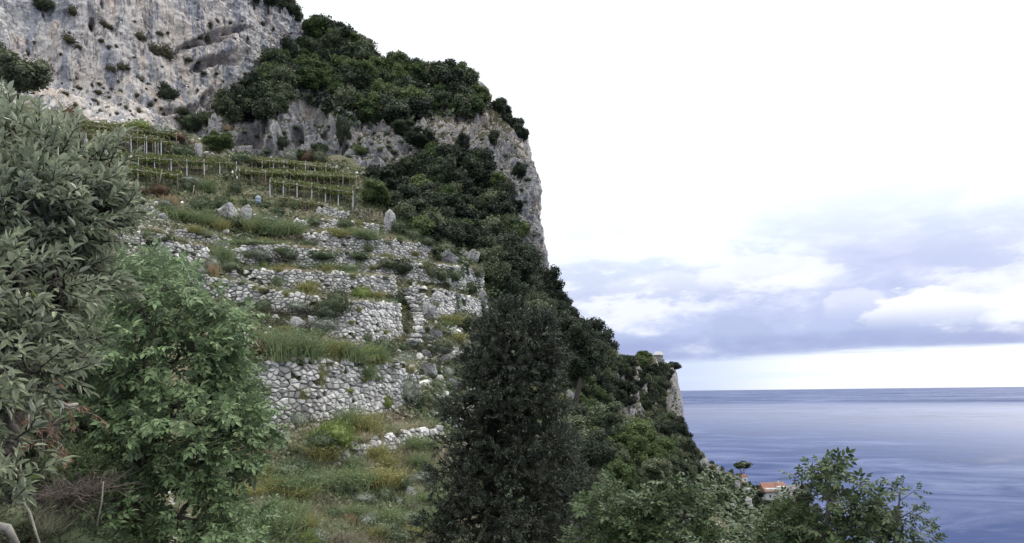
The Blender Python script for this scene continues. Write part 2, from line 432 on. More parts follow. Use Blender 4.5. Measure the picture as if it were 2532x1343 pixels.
top1 = curve([(-600, 150), (100, 280), (350, 305), (500, 335), (600, 385), (850, 405), (950, 440), (1050, 480), (1200, 580), (1300, 655), (1345, 715),
              (1420, 830), (1470, 920), (1520, 1020), (1580, 1100), (1640, 1170), (1740, 1280), (1860, 1390), (2200, 1500)])
sheet('hill', 'hillside', np.linspace(-600, 2200, 430), 1900, top1, D1, 300, disp1, M['soil'], [(4, 1), (12, 0), (30, -12), (60, -45), (160, -200), (300, -330)], 0.9)

# upper left cliff
D2 = table([-600, 0, 250, 400, 600, 700, 800, 860], [-600, -350, 0, 200, 300, 420],
           [[150, 172, 180, 188, 215, 235, 262, 290], [138, 160, 168, 176, 203, 222, 248, 280], [121, 143, 156, 164, 188, 206, 232, 268],
            [115, 137, 152, 160, 180, 198, 224, 262], [106, 125, 142, 153, 172, 190, 220, 258], [88, 98, 118, 136, 158, 176, 210, 250]])
def disp2(G, U, V):
    q = G * np.array([0.16, 0.16, 0.018])
    fl = fbm(q, 4, 0.55) * 2.6
    big = fbm(G * 0.035, 3) * 5.0
    n = fbm(G * 0.22 + 9, 4, 0.6)
    pocket = -np.clip(perlin(G * np.array([0.32, 0.32, 0.22]) + 40) - 0.30, 0, 1) * 9.0
    rg = fbm(G * 0.4 + 3, 4, 0.6, True) * 0.7
    wu = fbm(G * 0.06 + 70, 3) * 60; wv = fbm(G * 0.06 + 90, 3) * 34
    def bowl(cu, cv, ru, rv, a, rot=0.0):
        x, y = U - cu + wu * min(1, ru / 40), V - cv + wv * min(1, rv / 20)
        xr = x * math.cos(rot) + y * math.sin(rot); yr = -x * math.sin(rot) + y * math.cos(rot)
        r = (xr / ru) ** 2 + (yr / rv) ** 2
        return -a * np.clip(1.0 - r, 0, 1) ** 0.6
    caves = bowl(500, 100, 80, 13, 3.5, -0.35) + bowl(545, 150, 70, 26, 1.5, -0.3) + bowl(500, 165, 40, 16, 3, -0.5) + bowl(575, 80, 40, 9, 3, -0.2) \
        + bowl(440, 262, 60, 14, 4, -0.3) + bowl(520, 245, 26, 26, 3) + bowl(225, 75, 8, 16, 5) + bowl(250, 20, 5, 14, 3)
    right = np.clip((U - 420) / 120, 0, 1)
    caves = caves * (0.6 + 1.1 * np.abs(fbm(G * 0.16 + 33, 4, 0.6)) * 3) + (caves < -.3) * fbm(G * 0.5, 4, 0.65, True) * 1.2
    return big * .6 + fl * (0.75 - 0.45 * right) + n * .6 + pocket * (0.25 + right * 0.5) + rg * (0.5 + right * 1.3) + caves + fbm(G * np.array([1.0, 1.0, 0.35]) + 8, 3, 0.6, True) * 0.5
top2 = curve([(-600, -500), (300, -420), (480, -280), (580, -140), (640, -40), (700, 25), (745, 75), (775, 95), (800, 160), (830, 240), (860, 330)])
sheet('cliff', 'cliff', np.linspace(-600, 860, 470), 430, top2, D2, 300, disp2, M['cliff'], [(4, 3), (12, 4), (40, 6)])

# wooded ridge, the rock band under it and the pinnacle on the right
sk3 = [(520, 300), (560, 260), (610, 235), (650, 190), (720, 130), (770, 90), (830, 90), (900, 135), (960, 160), (1030, 190), (1110, 205), (1170, 225), (1215, 270),
       (1250, 280), (1285, 330), (1308, 390), (1322, 450), (1334, 530), (1341, 600), (1345, 640), (1350, 700), (1362, 760)]
def D3(U, V):
    b = table([500, 650, 800, 950, 1100, 1200, 1345, 1400], [60, 150, 220, 300, 360, 430, 560, 700, 820],
              [[205, 218, 225, 230, 240, 245, 250, 255], [188, 196, 208, 216, 224, 226, 228, 234], [172, 180, 188, 198, 206, 206, 206, 212],
               [160, 168, 168, 174, 180, 186, 186, 192], [150, 160, 164, 166, 168, 176, 178, 184], [144, 156, 160, 160, 160, 168, 171, 178],
               [136, 146, 150, 150, 148, 156, 161, 168], [126, 138, 142, 140, 138, 143, 151, 158], [120, 130, 134, 134, 132, 136, 143, 150]])(U, V)
    sil = np.interp(V, [y for x, y in sk3[-10:]], [x for x, y in sk3[-10:]])
    e = np.clip(1 - (sil - U) / 70.0, 0, 1)
    return b + 14 * (1 - np.sqrt(np.clip(1 - e * e, 0, 1))) * (V > 250)
def disp3(G, U, V):
    q = G * np.array([0.13, 0.13, 0.05])
    o = fbm(q, 4, 0.55) * 3.2 + fbm(G * 0.3 + 5, 4, 0.6, True) * 1.3 + fbm(G * 0.05, 2) * 4
    o += -np.clip(perlin(G * 0.2 + 11) - 0.22, 0, 1) * 10 + fbm(G * 0.8, 3, 0.6, True) * 0.45
    def bowl(cu, cv, ru, rv, a):
        r = ((U - cu) / ru) ** 2 + ((V - cv) / rv) ** 2
        return -a * np.clip(1.0 - r, 0, 1) ** 0.6
    o += bowl(625, 352, 50, 26, 9) + bowl(735, 345, 20, 40, 7) + bowl(800, 320, 30, 30, 5) + bowl(770, 270, 60, 30, 5)
    o -= bowl(668, 355, 30, 46, 2.2)
    edge = np.clip((np.interp(V, [y for x, y in sk3[-10:]], [x for x, y in sk3[-10:]]) - U) / 40, 0.15, 1)
    o += fbm(G * 0.35 + 51, 3, 0.6, True) * 1.5
    return o * np.clip(edge * 1.6, .45, 1)
sheet('ridge', 'ridge', np.concatenate([np.linspace(515, 1230, 330), np.linspace(1231, 1362, 110)]), 840, curve(sk3), D3, 300, disp3, M['crag'],
      [(3, 0.5), (8, 0), (20, -8), (40, -30), (60, -70), (60, -200)])

# distant headland and the village spur below it
sk5 = [(1400, 840), (1480, 850), (1540, 880), (1570, 882), (1600, 886), (1640, 892), (1662, 905), (1672, 925), (1680, 965), (1686, 1010), (1690, 1060), (1694, 1120), (1700, 1200)]
def D5(U, V):
    b = table([1400, 1540, 1640, 1700], [840, 900, 960, 1050, 1150, 1300], [[400, 430, 450, 455], [330, 385, 420, 425], [300, 360, 402, 408], [280, 330, 385, 395], [250, 290, 350, 380], [200, 230, 290, 340]])(U, V)
    sil = np.interp(V, [y for x, y in sk5[5:]], [x for x, y in sk5[5:]])
    e = np.clip(1 - (sil - U) / 28.0, 0, 1)
    return b + 25 * (1 - np.sqrt(np.clip(1 - e * e, 0, 1)))
def disp5(G, U, V):
    edge = np.clip((np.interp(V, [y for x, y in sk5[5:]], [x for x, y in sk5[5:]]) - U) / 20, 0.2, 1)
    return (fbm(G * np.array([0.07, 0.07, 0.03]), 4, 0.6) * 7 + fbm(G * 0.2, 3, 0.6, True) * 1.6) * edge
sheet('headland', 'headland', np.linspace(1400, 1700, 150), 1300, curve(sk5), D5, 160, disp5, M['crag_far'], [(5, 0), (20, -5), (60, -60), (60, -290)])
sk6 = [(1440, 1040), (1560, 1040), (1640, 1060), (1690, 1080), (1716, 1110), (1736, 1150), (1790, 1180), (1850, 1200), (1900, 1224), (1950, 1240), (1985, 1268), (2040, 1320), (2150, 1400), (2300, 1500)]
D6 = table([1440, 1640, 1740, 1850, 1950, 2100, 2300], [1040, 1100, 1160, 1220, 1300, 1400, 1600], [[200, 300, 330, 420, 500, 520, 540], [180, 270, 310, 400, 480, 500, 520],
           [160, 235, 285, 370, 450, 480, 500], [145, 200, 250, 320, 410, 440, 460], [120, 165, 200, 250, 320, 360, 400], [100, 130, 150, 180, 230, 270, 300], [80, 100, 120, 140, 160, 190, 220]])
def disp6(G, U, V):
    return fbm(G * 0.05, 4, 0.55) * 5 + fbm(G * 0.25, 3, 0.6, True) * 1.5
sheet('spur', 'spur', np.linspace(1440, 2300, 230), 1650, curve(sk6), D6, 150, disp6, M['crag_far'], [(5, 0), (20, -8), (60, -70), (100, -300)])

# near bank on which the viewer stands
D7 = table([-1200, -400, 0, 200, 400, 700, 1200, 3400], [850, 1000, 1150, 1343, 1500, 1900, 2600, 5000],
           [[6, 8, 10, 12, 16, 18, 20, 22], [5.5, 7.2, 9, 11, 14, 16, 18, 20], [5, 6.6, 8, 10, 13, 15, 17, 19], [4.4, 6, 7.2, 9, 12, 14, 16, 18],
            [4, 5, 6.2, 8, 10, 12, 14, 15], [3.2, 3.6, 4.2, 4.8, 5.5, 6, 6.5, 7], [1.9, 2.0, 2.1, 2.2, 2.4, 2.5, 2.6, 2.8], [0.8] * 8])
def disp7(G, U, V):
    return fbm(G * 0.5, 4) * 0.35 * np.clip(G[..., 1] / 8, 0.1, 1)
top7 = curve([(-1200, 820), (0, 1000), (120, 1040), (220, 1130), (300, 1260), (380, 1370), (600, 1440), (1000, 1460), (1500, 1470), (2600, 1450), (3400, 1500)])
sheet('bank', 'near_bank', np.linspace(-1200, 3400, 260), 5000, top7, D7, 120, disp7, M['soil'], [(1, -0.3), (3, -2), (6, -8), (10, -25)], 0.5)

# sea
mt, g = new_mat('sea_water')
p = g.n('ShaderNodeNewGeometry').outputs['Position']
pz = g.scale(p, (0.00022, 0.00022, 1.0))
a = g.noise(pz, 1.0, 6, 0.6, 0.6)
b2 = g.noise(g.scale(p, (0.0020, 0.0026, 1)), 1.0, 8, 0.68, 1.0)
mixn = g.math('ADD', g.math('MULTIPLY', a, 0.5), g.math('MULTIPLY', b2, 0.5))
col = g.ramp(mixn, [(0.42, (0.020, 0.039, 0.120)), (0.5, (0.032, 0.054, 0.150)), (0.59, (0.064, 0.088, 0.205))])
rg = g.mapr(mixn, 0.40, 0.60, 0.55, 0.38)
rip = g.math('ADD', g.noise(p, 0.11, 5, 0.65), g.math('MULTIPLY', g.noise(p, 0.9, 3, 0.6), 0.2))
bs = out_principled(g, col, rg, rip, 0.5, 3.0, 0.05)
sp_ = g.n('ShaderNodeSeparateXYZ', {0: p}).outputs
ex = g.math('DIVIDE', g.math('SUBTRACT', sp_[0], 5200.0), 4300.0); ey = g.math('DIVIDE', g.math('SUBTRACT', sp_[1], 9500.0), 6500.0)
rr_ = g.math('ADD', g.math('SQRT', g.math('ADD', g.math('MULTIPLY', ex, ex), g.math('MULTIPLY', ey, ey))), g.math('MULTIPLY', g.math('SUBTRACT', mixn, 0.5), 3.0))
glare_mask = g.mapr(rr_, 1.25, 0.2, 0.0, 1.0, True)          # painted sheen: elliptical mask raises specular to imitate sun glare on the water
g.t.links.new(g.math('ADD', g.math('MULTIPLY', glare_mask, 0.75), g.mapr(mixn, 0.42, 0.60, 0.03, 0.16)), bs.inputs['Specular IOR Level'])
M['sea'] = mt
n = 96
rad = np.array([1.0, 300, 900, 2000, 5000, 12000, 40000, 150000, 400000])
ang = np.linspace(0, 2 * math.pi, n, endpoint=False)
vv = np.concatenate([np.stack([r * np.cos(ang), r * np.sin(ang), np.zeros(n)], -1) for r in rad])
ff = [[k * n + i, k * n + (i + 1) % n, (k + 1) * n + (i + 1) % n, (k + 1) * n + i] for k in range(len(rad) - 1) for i in range(n)]
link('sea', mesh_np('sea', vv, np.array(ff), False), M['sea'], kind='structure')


# ------------------------------------------------------------------ small shape builders
class Bag:
    """collects triangles/quads as triangles, built as one mesh"""
    def __init__(self): self.v, self.f, self.n = [], [], 0
    def add(self, verts, tris):
        self.v.append(np.asarray(verts, float)); self.f.append(np.asarray(tris, int) + self.n); self.n += len(verts)
    def box(self, c, s, R=None):
        x = np.array([[a, b, d] for a in (-.5, .5) for b in (-.5, .5) for d in (-.5, .5)]) * np.array(s)
        if R is not None: x = x @ np.array(R).T
        self.add(x + np.array(c), [[0, 1, 3], [0, 3, 2], [4, 6, 7], [4, 7, 5], [0, 4, 5], [0, 5, 1], [2, 3, 7], [2, 7, 6], [0, 2, 6], [0, 6, 4], [1, 5, 7], [1, 7, 3]])
    def tube(self, pts, radii, k=6):
        pts = np.asarray(pts, float); radii = np.broadcast_to(radii, (len(pts),))
        t = np.gradient(pts, axis=0); t /= np.linalg.norm(t, axis=1)[:, None] + 1e-9
        ref = np.array([0, 0, 1.0]) if abs(t[0][2]) < 0.9 else np.array([1.0, 0, 0])
        a = np.cross(t, ref); a /= np.linalg.norm(a, axis=1)[:, None] + 1e-9
        b = np.cross(t, a)
        th = np.linspace(0, 2 * math.pi, k, endpoint=False)
        ring = pts[:, None] + radii[:, None, None] * (np.cos(th)[None, :, None] * a[:, None] + np.sin(th)[None, :, None] * b[:, None])
        v = ring.reshape(-1, 3); tr = []
        for i in range(len(pts) - 1):
            for j in range(k):
                q = [i * k + j, i * k + (j + 1) % k, (i + 1) * k + (j + 1) % k, (i + 1) * k + j]
                tr += [[q[0], q[1], q[2]], [q[0], q[2], q[3]]]
        for j in range(1, k - 1):
            tr.append([0, j + 1, j]); e = (len(pts) - 1) * k; tr.append([e, e + j, e + j + 1])
        self.add(v, tr)
    def build(self, name, smooth=True):
        return mesh_np(name, np.concatenate(self.v), np.concatenate(self.f), smooth)

def frames(d, up_jit=0.5, nrm=None):
    """orthonormal frames whose y axis is d"""
    d = d / (np.linalg.norm(d, axis=1)[:, None] + 1e-9)
    n = RNG.normal(size=d.shape) * up_jit + (np.array([0, 0, 1.0]) if nrm is None else nrm)
    x = np.cross(d, n); x /= np.linalg.norm(x, axis=1)[:, None] + 1e-9
    z = np.cross(x, d)
    return np.stack([x, d, z], -1)       # columns
def stamp(tv, tf, pos, R, s):
    """copies template (tv, tf) to every pos with rotation R and scale s"""
    s = np.asarray(s, float)
    if s.ndim == 1: s = s[:, None]
    v = np.einsum('nij,nkj->nki', R, tv[None] * s[:, None, :]) + pos[:, None]
    f = tf[None] + (np.arange(len(pos)) * len(tv))[:, None, None]
    return v.reshape(-1, 3), f.reshape(-1, tf.shape[1])

ICO_V = []
phi = (1 + 5 ** .5) / 2
for s1 in (-1, 1):
    for s2 in (-1, 1):
        ICO_V += [(0, s1, s2 * phi), (s1, s2 * phi, 0), (s2 * phi, 0, s1)]
ICO_V = np.array(ICO_V, float); ICO_V /= np.linalg.norm(ICO_V, axis=1)[:, None]
ICO_F = []
dmin = min(np.linalg.norm(ICO_V[0] - ICO_V[j]) for j in range(1, 12)) * 1.01
for i in range(12):
    for j in range(i + 1, 12):
        for k in range(j + 1, 12):
            if max(np.linalg.norm(ICO_V[i] - ICO_V[j]), np.linalg.norm(ICO_V[j] - ICO_V[k]), np.linalg.norm(ICO_V[i] - ICO_V[k])) < dmin:
                nn = np.cross(ICO_V[j] - ICO_V[i], ICO_V[k] - ICO_V[i])
                ICO_F.append([i, j, k] if nn @ ICO_V[i] > 0 else [i, k, j])
ICO_F = np.array(ICO_F)
def subdiv(V, Fc):
    V = list(map(tuple, V)); cache = {}; out = []
    def mid(a, b):
        key = (min(a, b), max(a, b))
        if key not in cache:
            mm = (np.array(V[a]) + np.array(V[b])); mm /= np.linalg.norm(mm); V.append(tuple(mm)); cache[key] = len(V) - 1
        return cache[key]
    for a, b, c in Fc:
        ab, bc, ca = mid(a, b), mid(b, c), mid(c, a)
        out += [[a, ab, ca], [b, bc, ab], [c, ca, bc], [ab, bc, ca]]
    return np.array(V), np.array(out)
ICO1 = subdiv(ICO_V, ICO_F); ICO2 = subdiv(*ICO1); ICO3 = subdiv(*ICO2); ICO4 = subdiv(*ICO3)

# leaf templates: y along the leaf, z the upper side
LEAF_V = np.array([[0, 0, 0], [-.5, .3, .10], [0, .33, 0], [.5, .3, .10], [-.38, .68, .07], [0, .7, -.03], [.38, .68, .07], [0, 1, -.10]], float) * np.array([.36, 1, 1])
LEAF_F = np.array([[0, 2, 1], [0, 3, 2], [1, 2, 5], [1, 5, 4], [2, 3, 6], [2, 6, 5], [4, 5, 7], [5, 6, 7]])
TINY_V = np.array([[0, 0, 0], [-.18, .5, .05], [.18, .5, .05], [0, 1, -.03]], float)
TINY_F = np.array([[0, 2, 1], [1, 2, 3]])
def card_template(n, spread, seed):
    """a loose clump of n small leaf faces"""
    r = np.random.default_rng(seed)
    pos = r.normal(size=(n, 3)) * spread
    d = r.normal(size=(n, 3)); R = frames(d, 1.0)
    return stamp(TINY_V * np.array([2.0, 1, 1]), TINY_F, pos, R, r.uniform(.7, 1.3, n))

def crown_mesh(name, seed, nlobe=12, cards=130, flat=1.0, size=0.075, lobe=(0.17, 0.27), jit=0.75, core=0.76):
    """rounded crown about one metre across its middle, made of leafy lobes"""
    r = np.random.default_rng(seed)
    cen, rad = [], []
    for i in range(nlobe):
        d = r.normal(size=3); d /= np.linalg.norm(d)
        q = d * r.uniform(0.12, 0.36) * np.array([1, 1, flat]); q[2] += 0.02
        cen.append(q); rad.append(r.uniform(*lobe))
    cen.append(np.zeros(3)); rad.append(0.30)
    cen, rad = np.array(cen), np.array(rad)
    bag = Bag(); P_, N_ = [], []
    for c, ra in zip(cen, rad):
        cv, cf = ICO1
        nz = 1 + 0.25 * fbm(cv * 2 + c * 9, 2)
        bag.add(c + cv * (ra * core * nz)[:, None], cf)
        d = r.normal(size=(cards, 3)); d /= np.linalg.norm(d, axis=1)[:, None]
        pp = c + d * (ra * (0.72 + 0.62 * r.random(cards) ** 1.6))[:, None] * (1 + 0.30 * fbm(d * 3 + c * 5, 2))[:, None]
        dist = np.linalg.norm(pp[:, None] - cen[None], axis=2) / rad[None]
        keep = (dist < 0.78).sum(1) == 0
        P_.append(pp[keep]); N_.append(d[keep])
    pp, nn = np.concatenate(P_), np.concatenate(N_)
    tang = np.cross(nn, r.normal(size=nn.shape)); tang += nn * 0.3 + r.normal(size=nn.shape) * 0.35
    R = frames(tang, jit, nn)
    v, f = stamp(np.array([[-.5, 0, 0], [.5, .1, .1], [.35, .9, 0], [-.4, 1, .12], [0, .5, -.1]], float), np.array([[0, 1, 4], [1, 2, 4], [2, 3, 4], [3, 0, 4]]), pp, R, size * r.uniform(.45, 1.6, len(pp)))
    bag.add(v, f)
    return bag.build(name)
def spray_mesh(name, seed, n=220, h=1.0, spread=0.5, w=0.02, lean=0.6, leaves=0):
    """upright stems bursting from the ground, optionally leafy"""
    r = np.random.default_rng(seed); bag = Bag()
    for i in range(n):
        b = np.array([*(r.normal(size=2) * spread * 0.35), 0]); d = np.array([*(r.normal(size=2) * lean * 0.5), 1.0]); L = h * r.uniform(.5, 1.05)
        p1 = b + d * L * .5; p2 = b + d * L + np.array([d[0], d[1], 0]) * L * .35
        s = np.cross(d, r.normal(size=3)); s = s / np.linalg.norm(s) * w
        bag.add([b - s, b + s, p1 - s, p1 + s, p2], [[0, 1, 3], [0, 3, 2], [2, 3, 4]])
        if leaves:
            k = leaves; tpos = r.uniform(.25, 1, k)[:, None]
            pos = b * (1 - tpos) + p2 * tpos + r.normal(size=(k, 3)) * 0.03
            v, f = stamp(TINY_V, TINY_F, pos, frames(r.normal(size=(k, 3)) + np.array([0, 0, .6]), 1), r.uniform(.06, .13, k))
            bag.add(v, f)
    return bag.build(name, False)
def bush_mesh(name, seed, n=900, size=0.07, flat=0.8, core=0.74):
    r = np.random.default_rng(seed); bag = Bag()
    cv, cf = ICO2
    nz = 1 + 0.5 * fbm(cv * 1.7 + seed, 3)
    c2 = cv * (0.5 * core * nz)[:, None] * np.array([1, 1, flat]); c2[:, 2] += 0.34 * flat
    bag.add(c2, cf)
    d = r.normal(size=(n, 3)); d /= np.linalg.norm(d, axis=1)[:, None]
    k = 1 + 0.5 * fbm(d * 1.7 + seed, 3) + 0.15 * fbm(d * 6, 2)
    pos = d * (0.5 * k * r.uniform(.72, 1.1, n))[:, None] * np.array([1, 1, flat]); pos[:, 2] += 0.34 * flat
    v, f = stamp(LEAF_V[[0, 1, 3, 7]] * np.array([1.6, 1, 1]), np.array([[0, 2, 1], [1, 2, 3]]), pos, frames(d + r.normal(size=d.shape) * .8 + np.array([0, 0, .5]), 1), size * r.uniform(.6, 1.5, n))
    bag.add(v, f)
    return bag.build(name)
def twig_mesh(name, seed, n=120, w=0.006):
    """tangle of bare arching stems"""
    r = np.random.default_rng(seed); bag = Bag()
    for i in range(n):
        b = np.array([*(r.normal(size=2) * 0.15), 0]); d = r.normal(size=3) * np.array([1, 1, .6]) + np.array([0, 0, .7]); d /= np.linalg.norm(d)
        L = r.uniform(.4, .9); t = np.linspace(0, 1, 5)[:, None]
        pts = b + d * L * t + np.array([0, 0, -.35]) * t ** 2 * L + r.normal(size=(5, 3)) * .025
        bag.tube(pts, np.linspace(w, w * .3, 5), 3)
    return bag.build(name, False)
def trunk_mesh(name, seed):
    r = np.random.default_rng(seed); bag = Bag()
    pts = [np.array([0, 0, -.25]), np.array([.02, .01, .12]), np.array([*(r.normal(size=2) * .05), .42]), np.array([*(r.normal(size=2) * .08), .62])]
    bag.tube(pts, [.05, .04, .028, .014], 6)
    for k in range(4):
        a = r.uniform(0, 6.28); s = pts[2] * (0.7 + .1 * k)
        e = s + np.array([math.cos(a) * .3, math.sin(a) * .3, r.uniform(.15, .3)])
        bag.tube([s, (s + e) / 2 + r.normal(size=3) * .02, e], [.02, .013, .005], 4)
    return bag.build(name)

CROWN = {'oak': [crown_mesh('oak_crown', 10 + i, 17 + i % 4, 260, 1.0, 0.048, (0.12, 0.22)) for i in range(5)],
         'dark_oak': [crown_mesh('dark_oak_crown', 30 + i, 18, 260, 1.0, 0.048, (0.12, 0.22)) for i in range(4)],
         'broad': [crown_mesh('broad_crown', 50 + i, 26, 200, 1.0, 0.042, (0.09, 0.16)) for i in range(4)]}
NEARCROWN = {'oak': [crown_mesh('oak_crown_fine', 70 + i, 30, 420, 1.05, 0.028, (0.09, 0.17)) for i in range(3)],
             'dark_oak': [crown_mesh('dark_oak_crown_fine', 80 + i, 30, 420, 1.05, 0.028, (0.09, 0.17)) for i in range(3)],
             'broad': [crown_mesh('broad_crown_fine', 90 + i, 34, 380, 1.05, 0.027, (0.08, 0.15)) for i in range(2)]}
TRUNK = [trunk_mesh('trunk', 5 + i) for i in range(4)]
for d_ in (CROWN, NEARCROWN):
    for k, ms in d_.items():
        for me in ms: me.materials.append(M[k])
for me in TRUNK: me.materials.append(M['bark'])

NAMES = {'oak': ('evergreen_oak', 'oak tree'), 'dark_oak': ('holm_oak', 'oak tree'), 'broad': ('chestnut_tree', 'chestnut tree')}
def tree(loc, h, w, kind, label, group=None, near=False, lift=0.62, name=None):
    nm, cat = NAMES[kind]
    t = thing(name or nm, loc, label, cat, group, random.uniform(0, 6.28))
    me = random.choice((NEARCROWN if near else CROWN)[kind])
    c = link('crown', me, parent=t)
    c.scale = (w, w * random.uniform(.85, 1.15), h * 0.8); c.location = (0, 0, h * (lift - .04)); c.rotation_euler = (random.uniform(-.2, .2), random.uniform(-.2, .2), 0)
    k = link('trunk', random.choice(TRUNK), parent=t)
    k.scale = (h * .9, h * .9, h * .8); k.location = (0, 0, h * .14)
    return t

def in_poly(x, y, poly):
    c = False; n = len(poly); j = n - 1
    for i in range(n):
        xi, yi = poly[i]; xj, yj = poly[j]
        if (yi > y) != (yj > y) and x < (xj - xi) * (y - yi) / (yj - yi) + xi: c = not c
        j = i
    return c
def scatter(poly, gap, n=4000, rnd=None):
    rnd = rnd or random
    xs = [p[0] for p in poly]; ys = [p[1] for p in poly]; out = []
    cell = {}
    for _ in range(n):
        x, y = rnd.uniform(min(xs), max(xs)), rnd.uniform(min(ys), max(ys))
        if not in_poly(x, y, poly): continue
        k = (int(x // gap), int(y // gap))
        if any((x - a) ** 2 + (y - b) ** 2 < gap * gap for i in (-1, 0, 1) for j in (-1, 0, 1) for a, b in cell.get((k[0] + i, k[1] + j), ())): continue
        cell.setdefault(k, []).append((x, y)); out.append((x, y))
    out.sort(key=lambda q: -q[1])
    return out
MARKS = []       # (u, v, phrase) landmarks used to say where a plant stands
USED = {}
def where(u, v, head, sets):
    best = sorted((((u - a) ** 2 + ((v - b) * 1.3) ** 2, a, b, ph) for a, b, ph in sets))
    for d, a, b, ph in best[:5]:
        dx_, dy_ = u - a, v - b
        if abs(dx_) > abs(dy_): rel = 'right of' if dx_ > 0 else 'left of'
        else: rel = 'below' if dy_ > 0 else 'above'
        if d > 130 ** 2: break
        lab = head + ' ' + rel + ' ' + ph
        if lab not in USED:
            USED[lab] = 1; return lab
    for word in ('just', 'further', 'well'):
        for d, a, b, ph in best[:14]:
            dx_, dy_ = u - a, v - b
            rel = ('below' if dy_ > 0 else 'above') + ' and ' + ('right' if dx_ > 0 else 'left')
            lab = head + ' ' + word + ' ' + rel + ' of ' + ph
            if lab not in USED:
                USED[lab] = 1; return lab
    return lab
HEAD_MARKS = [(1631, 888, 'the stone hut'), (1570, 880, 'the headland tree cap'), (1550, 920, 'the grey rock rib'), (1672, 915, 'the headland brow'), (1680, 1000, 'the bare headland face'), (1600, 960, 'the headland gully'), (1640, 1040, 'the headland foot'), (1700, 1080, 'the spur brow'), (1720, 1140, 'the rocky brink'), (1600, 1080, 'the shaded gully')]
RIDGE_MARKS = [(600, 40, 'the cliff brow'), (560, 260, 'the left foot of the ridge'), (690, 180, 'the edge of the streaked cliff'), (780, 90, 'the gap beside the clifftop'), (830, 75, 'the highest hump of the ridge'), (892, 110, 'the tiny pale tree'),
               (960, 150, 'the long even skyline'), (1020, 170, 'the dip in the skyline'), (1100, 180, 'the second hump of the ridge'), (1150, 180, 'the shoulder of the ridge'), (1230, 250, 'the spiky skyline tree'), (720, 250, 'the dark overhang'), (830, 280, 'the rock band'),
               (940, 290, 'the white ledges'), (1050, 290, 'the blue grey crag'), (1170, 290, 'the head of the pinnacle'), (880, 200, 'the middle of the ridge'), (1000, 230, 'the heart of the ridge wood')]
COPSE_MARKS = [(920, 480, 'the feathery tree by the vines'), (1020, 400, 'the ledge bushes'), (1090, 390, 'the foot of the blue grey crag'), (1180, 400, 'the pinnacle foot'), (1260, 460, 'the pinnacle flank'), (1300, 560, 'the outer rock edge'), (970, 555, 'the pointed white rock'),
               (1057, 605, 'the standing stone'), (1110, 640, 'the dark grey crag'), (1160, 640, 'the smooth hump'), (1290, 640, 'the base of the pinnacle'), (1130, 500, 'the middle of the copse'), (1200, 560, 'the darkest part of the copse')]
SLOPE_MARKS = [(1220, 660, 'the upper grey wall'), (1345, 680, 'the base of the pinnacle'), (1400, 700, 'the first hump of the slope skyline'), (1450, 780, 'the steep slope skyline'), (1520, 850, 'the skyline by the headland'), (1240, 760, 'the olive top'), (1330, 850, 'the olive shoulder'),
               (1430, 930, 'the bare leaning trunk'), (1540, 950, 'the grey rock rib'), (1380, 1040, 'the white boulders'), (1480, 1010, 'the clearing rim'), (1560, 1060, 'the fresh green tree'), (1640, 1120, 'the gully'), (1700, 1120, 'the spur brow')]
TERR_MARKS = [(638, 500, 'the blue barrel'), (609, 545, 'the large pale boulder'), (562, 540, 'the broad outcrop'), (500, 500, 'the left twin bush'), (556, 500, 'the right twin bush'), (402, 543, 'the small white rock'), (740, 580, 'the brushwood heap'), (830, 520, 'the small wall under the vines'),
              (965, 560, 'the pointed white rock'), (460, 620, 'the wall of large rounded stones'), (529, 670, 'the orange tuft'), (558, 630, 'the creeper curtain'), (710, 625, 'the bramble on the overgrown wall'), (800, 690, 'the clean wall'), (980, 700, 'the square wall end'),
              (760, 715, 'the bright yellow clump'), (835, 735, 'the round dark bush'), (590, 710, 'the collapsing wall'), (690, 790, 'the dead brush tangle'), (780, 810, 'the whitish outcrop'), (870, 800, 'the corner wall'), (1030, 780, 'the stone steps'), (1064, 775, 'the slanting boulder'),
              (1140, 750, 'the curved wall'), (1057, 600, 'the standing stone'), (1120, 680, 'the upper grey wall'), (640, 850, 'the rust leaved bush'), (750, 850, 'the tall fennel bed'), (915, 870, 'the bright green bush'), (800, 960, 'the tall wall'), (1005, 950, 'the grey bush by the tall wall'),
              (830, 1060, 'the light green leafy bush'), (905, 1040, 'the tall grass clump'), (950, 1090, 'the low neat wall'), (690, 1090, 'the weathered rock'), (1100, 860, 'the wall fragment'), (650, 1230, 'the bleached twiggy bush'), (986, 1240, 'the lone white stone'), (850, 1200, 'the fresh weeds'),
              (760, 1200, 'the dull weeds'), (850, 1320, 'the bottom edge'), (950, 1300, 'the foot of the olive'), (600, 1320, 'the ash tree foot')]
CLIFF_MARKS = [(180, 25, 'the highest streaks'), (222, 75, 'the dark slot'), (170, 90, 'the blue grey stripe'), (110, 20, 'the thin cliff tree'), (250, 170, 'the orange stripe'), (300, 170, 'the pale bulge'), (330, 60, 'the central blue streaks'), (400, 85, 'the dark ledge line'), (500, 95, 'the arched overhang'),
               (500, 160, 'the lower hollow'), (590, 60, 'the upper right grooves'), (600, 160, 'the pocked face'), (680, 80, 'the clifftop oaks'), (405, 220, 'the lone cliff tree'), (440, 270, 'the small caves'), (300, 240, 'the sloping apron'), (200, 250, 'the left apron'), (100, 150, 'the round grey green tree')]
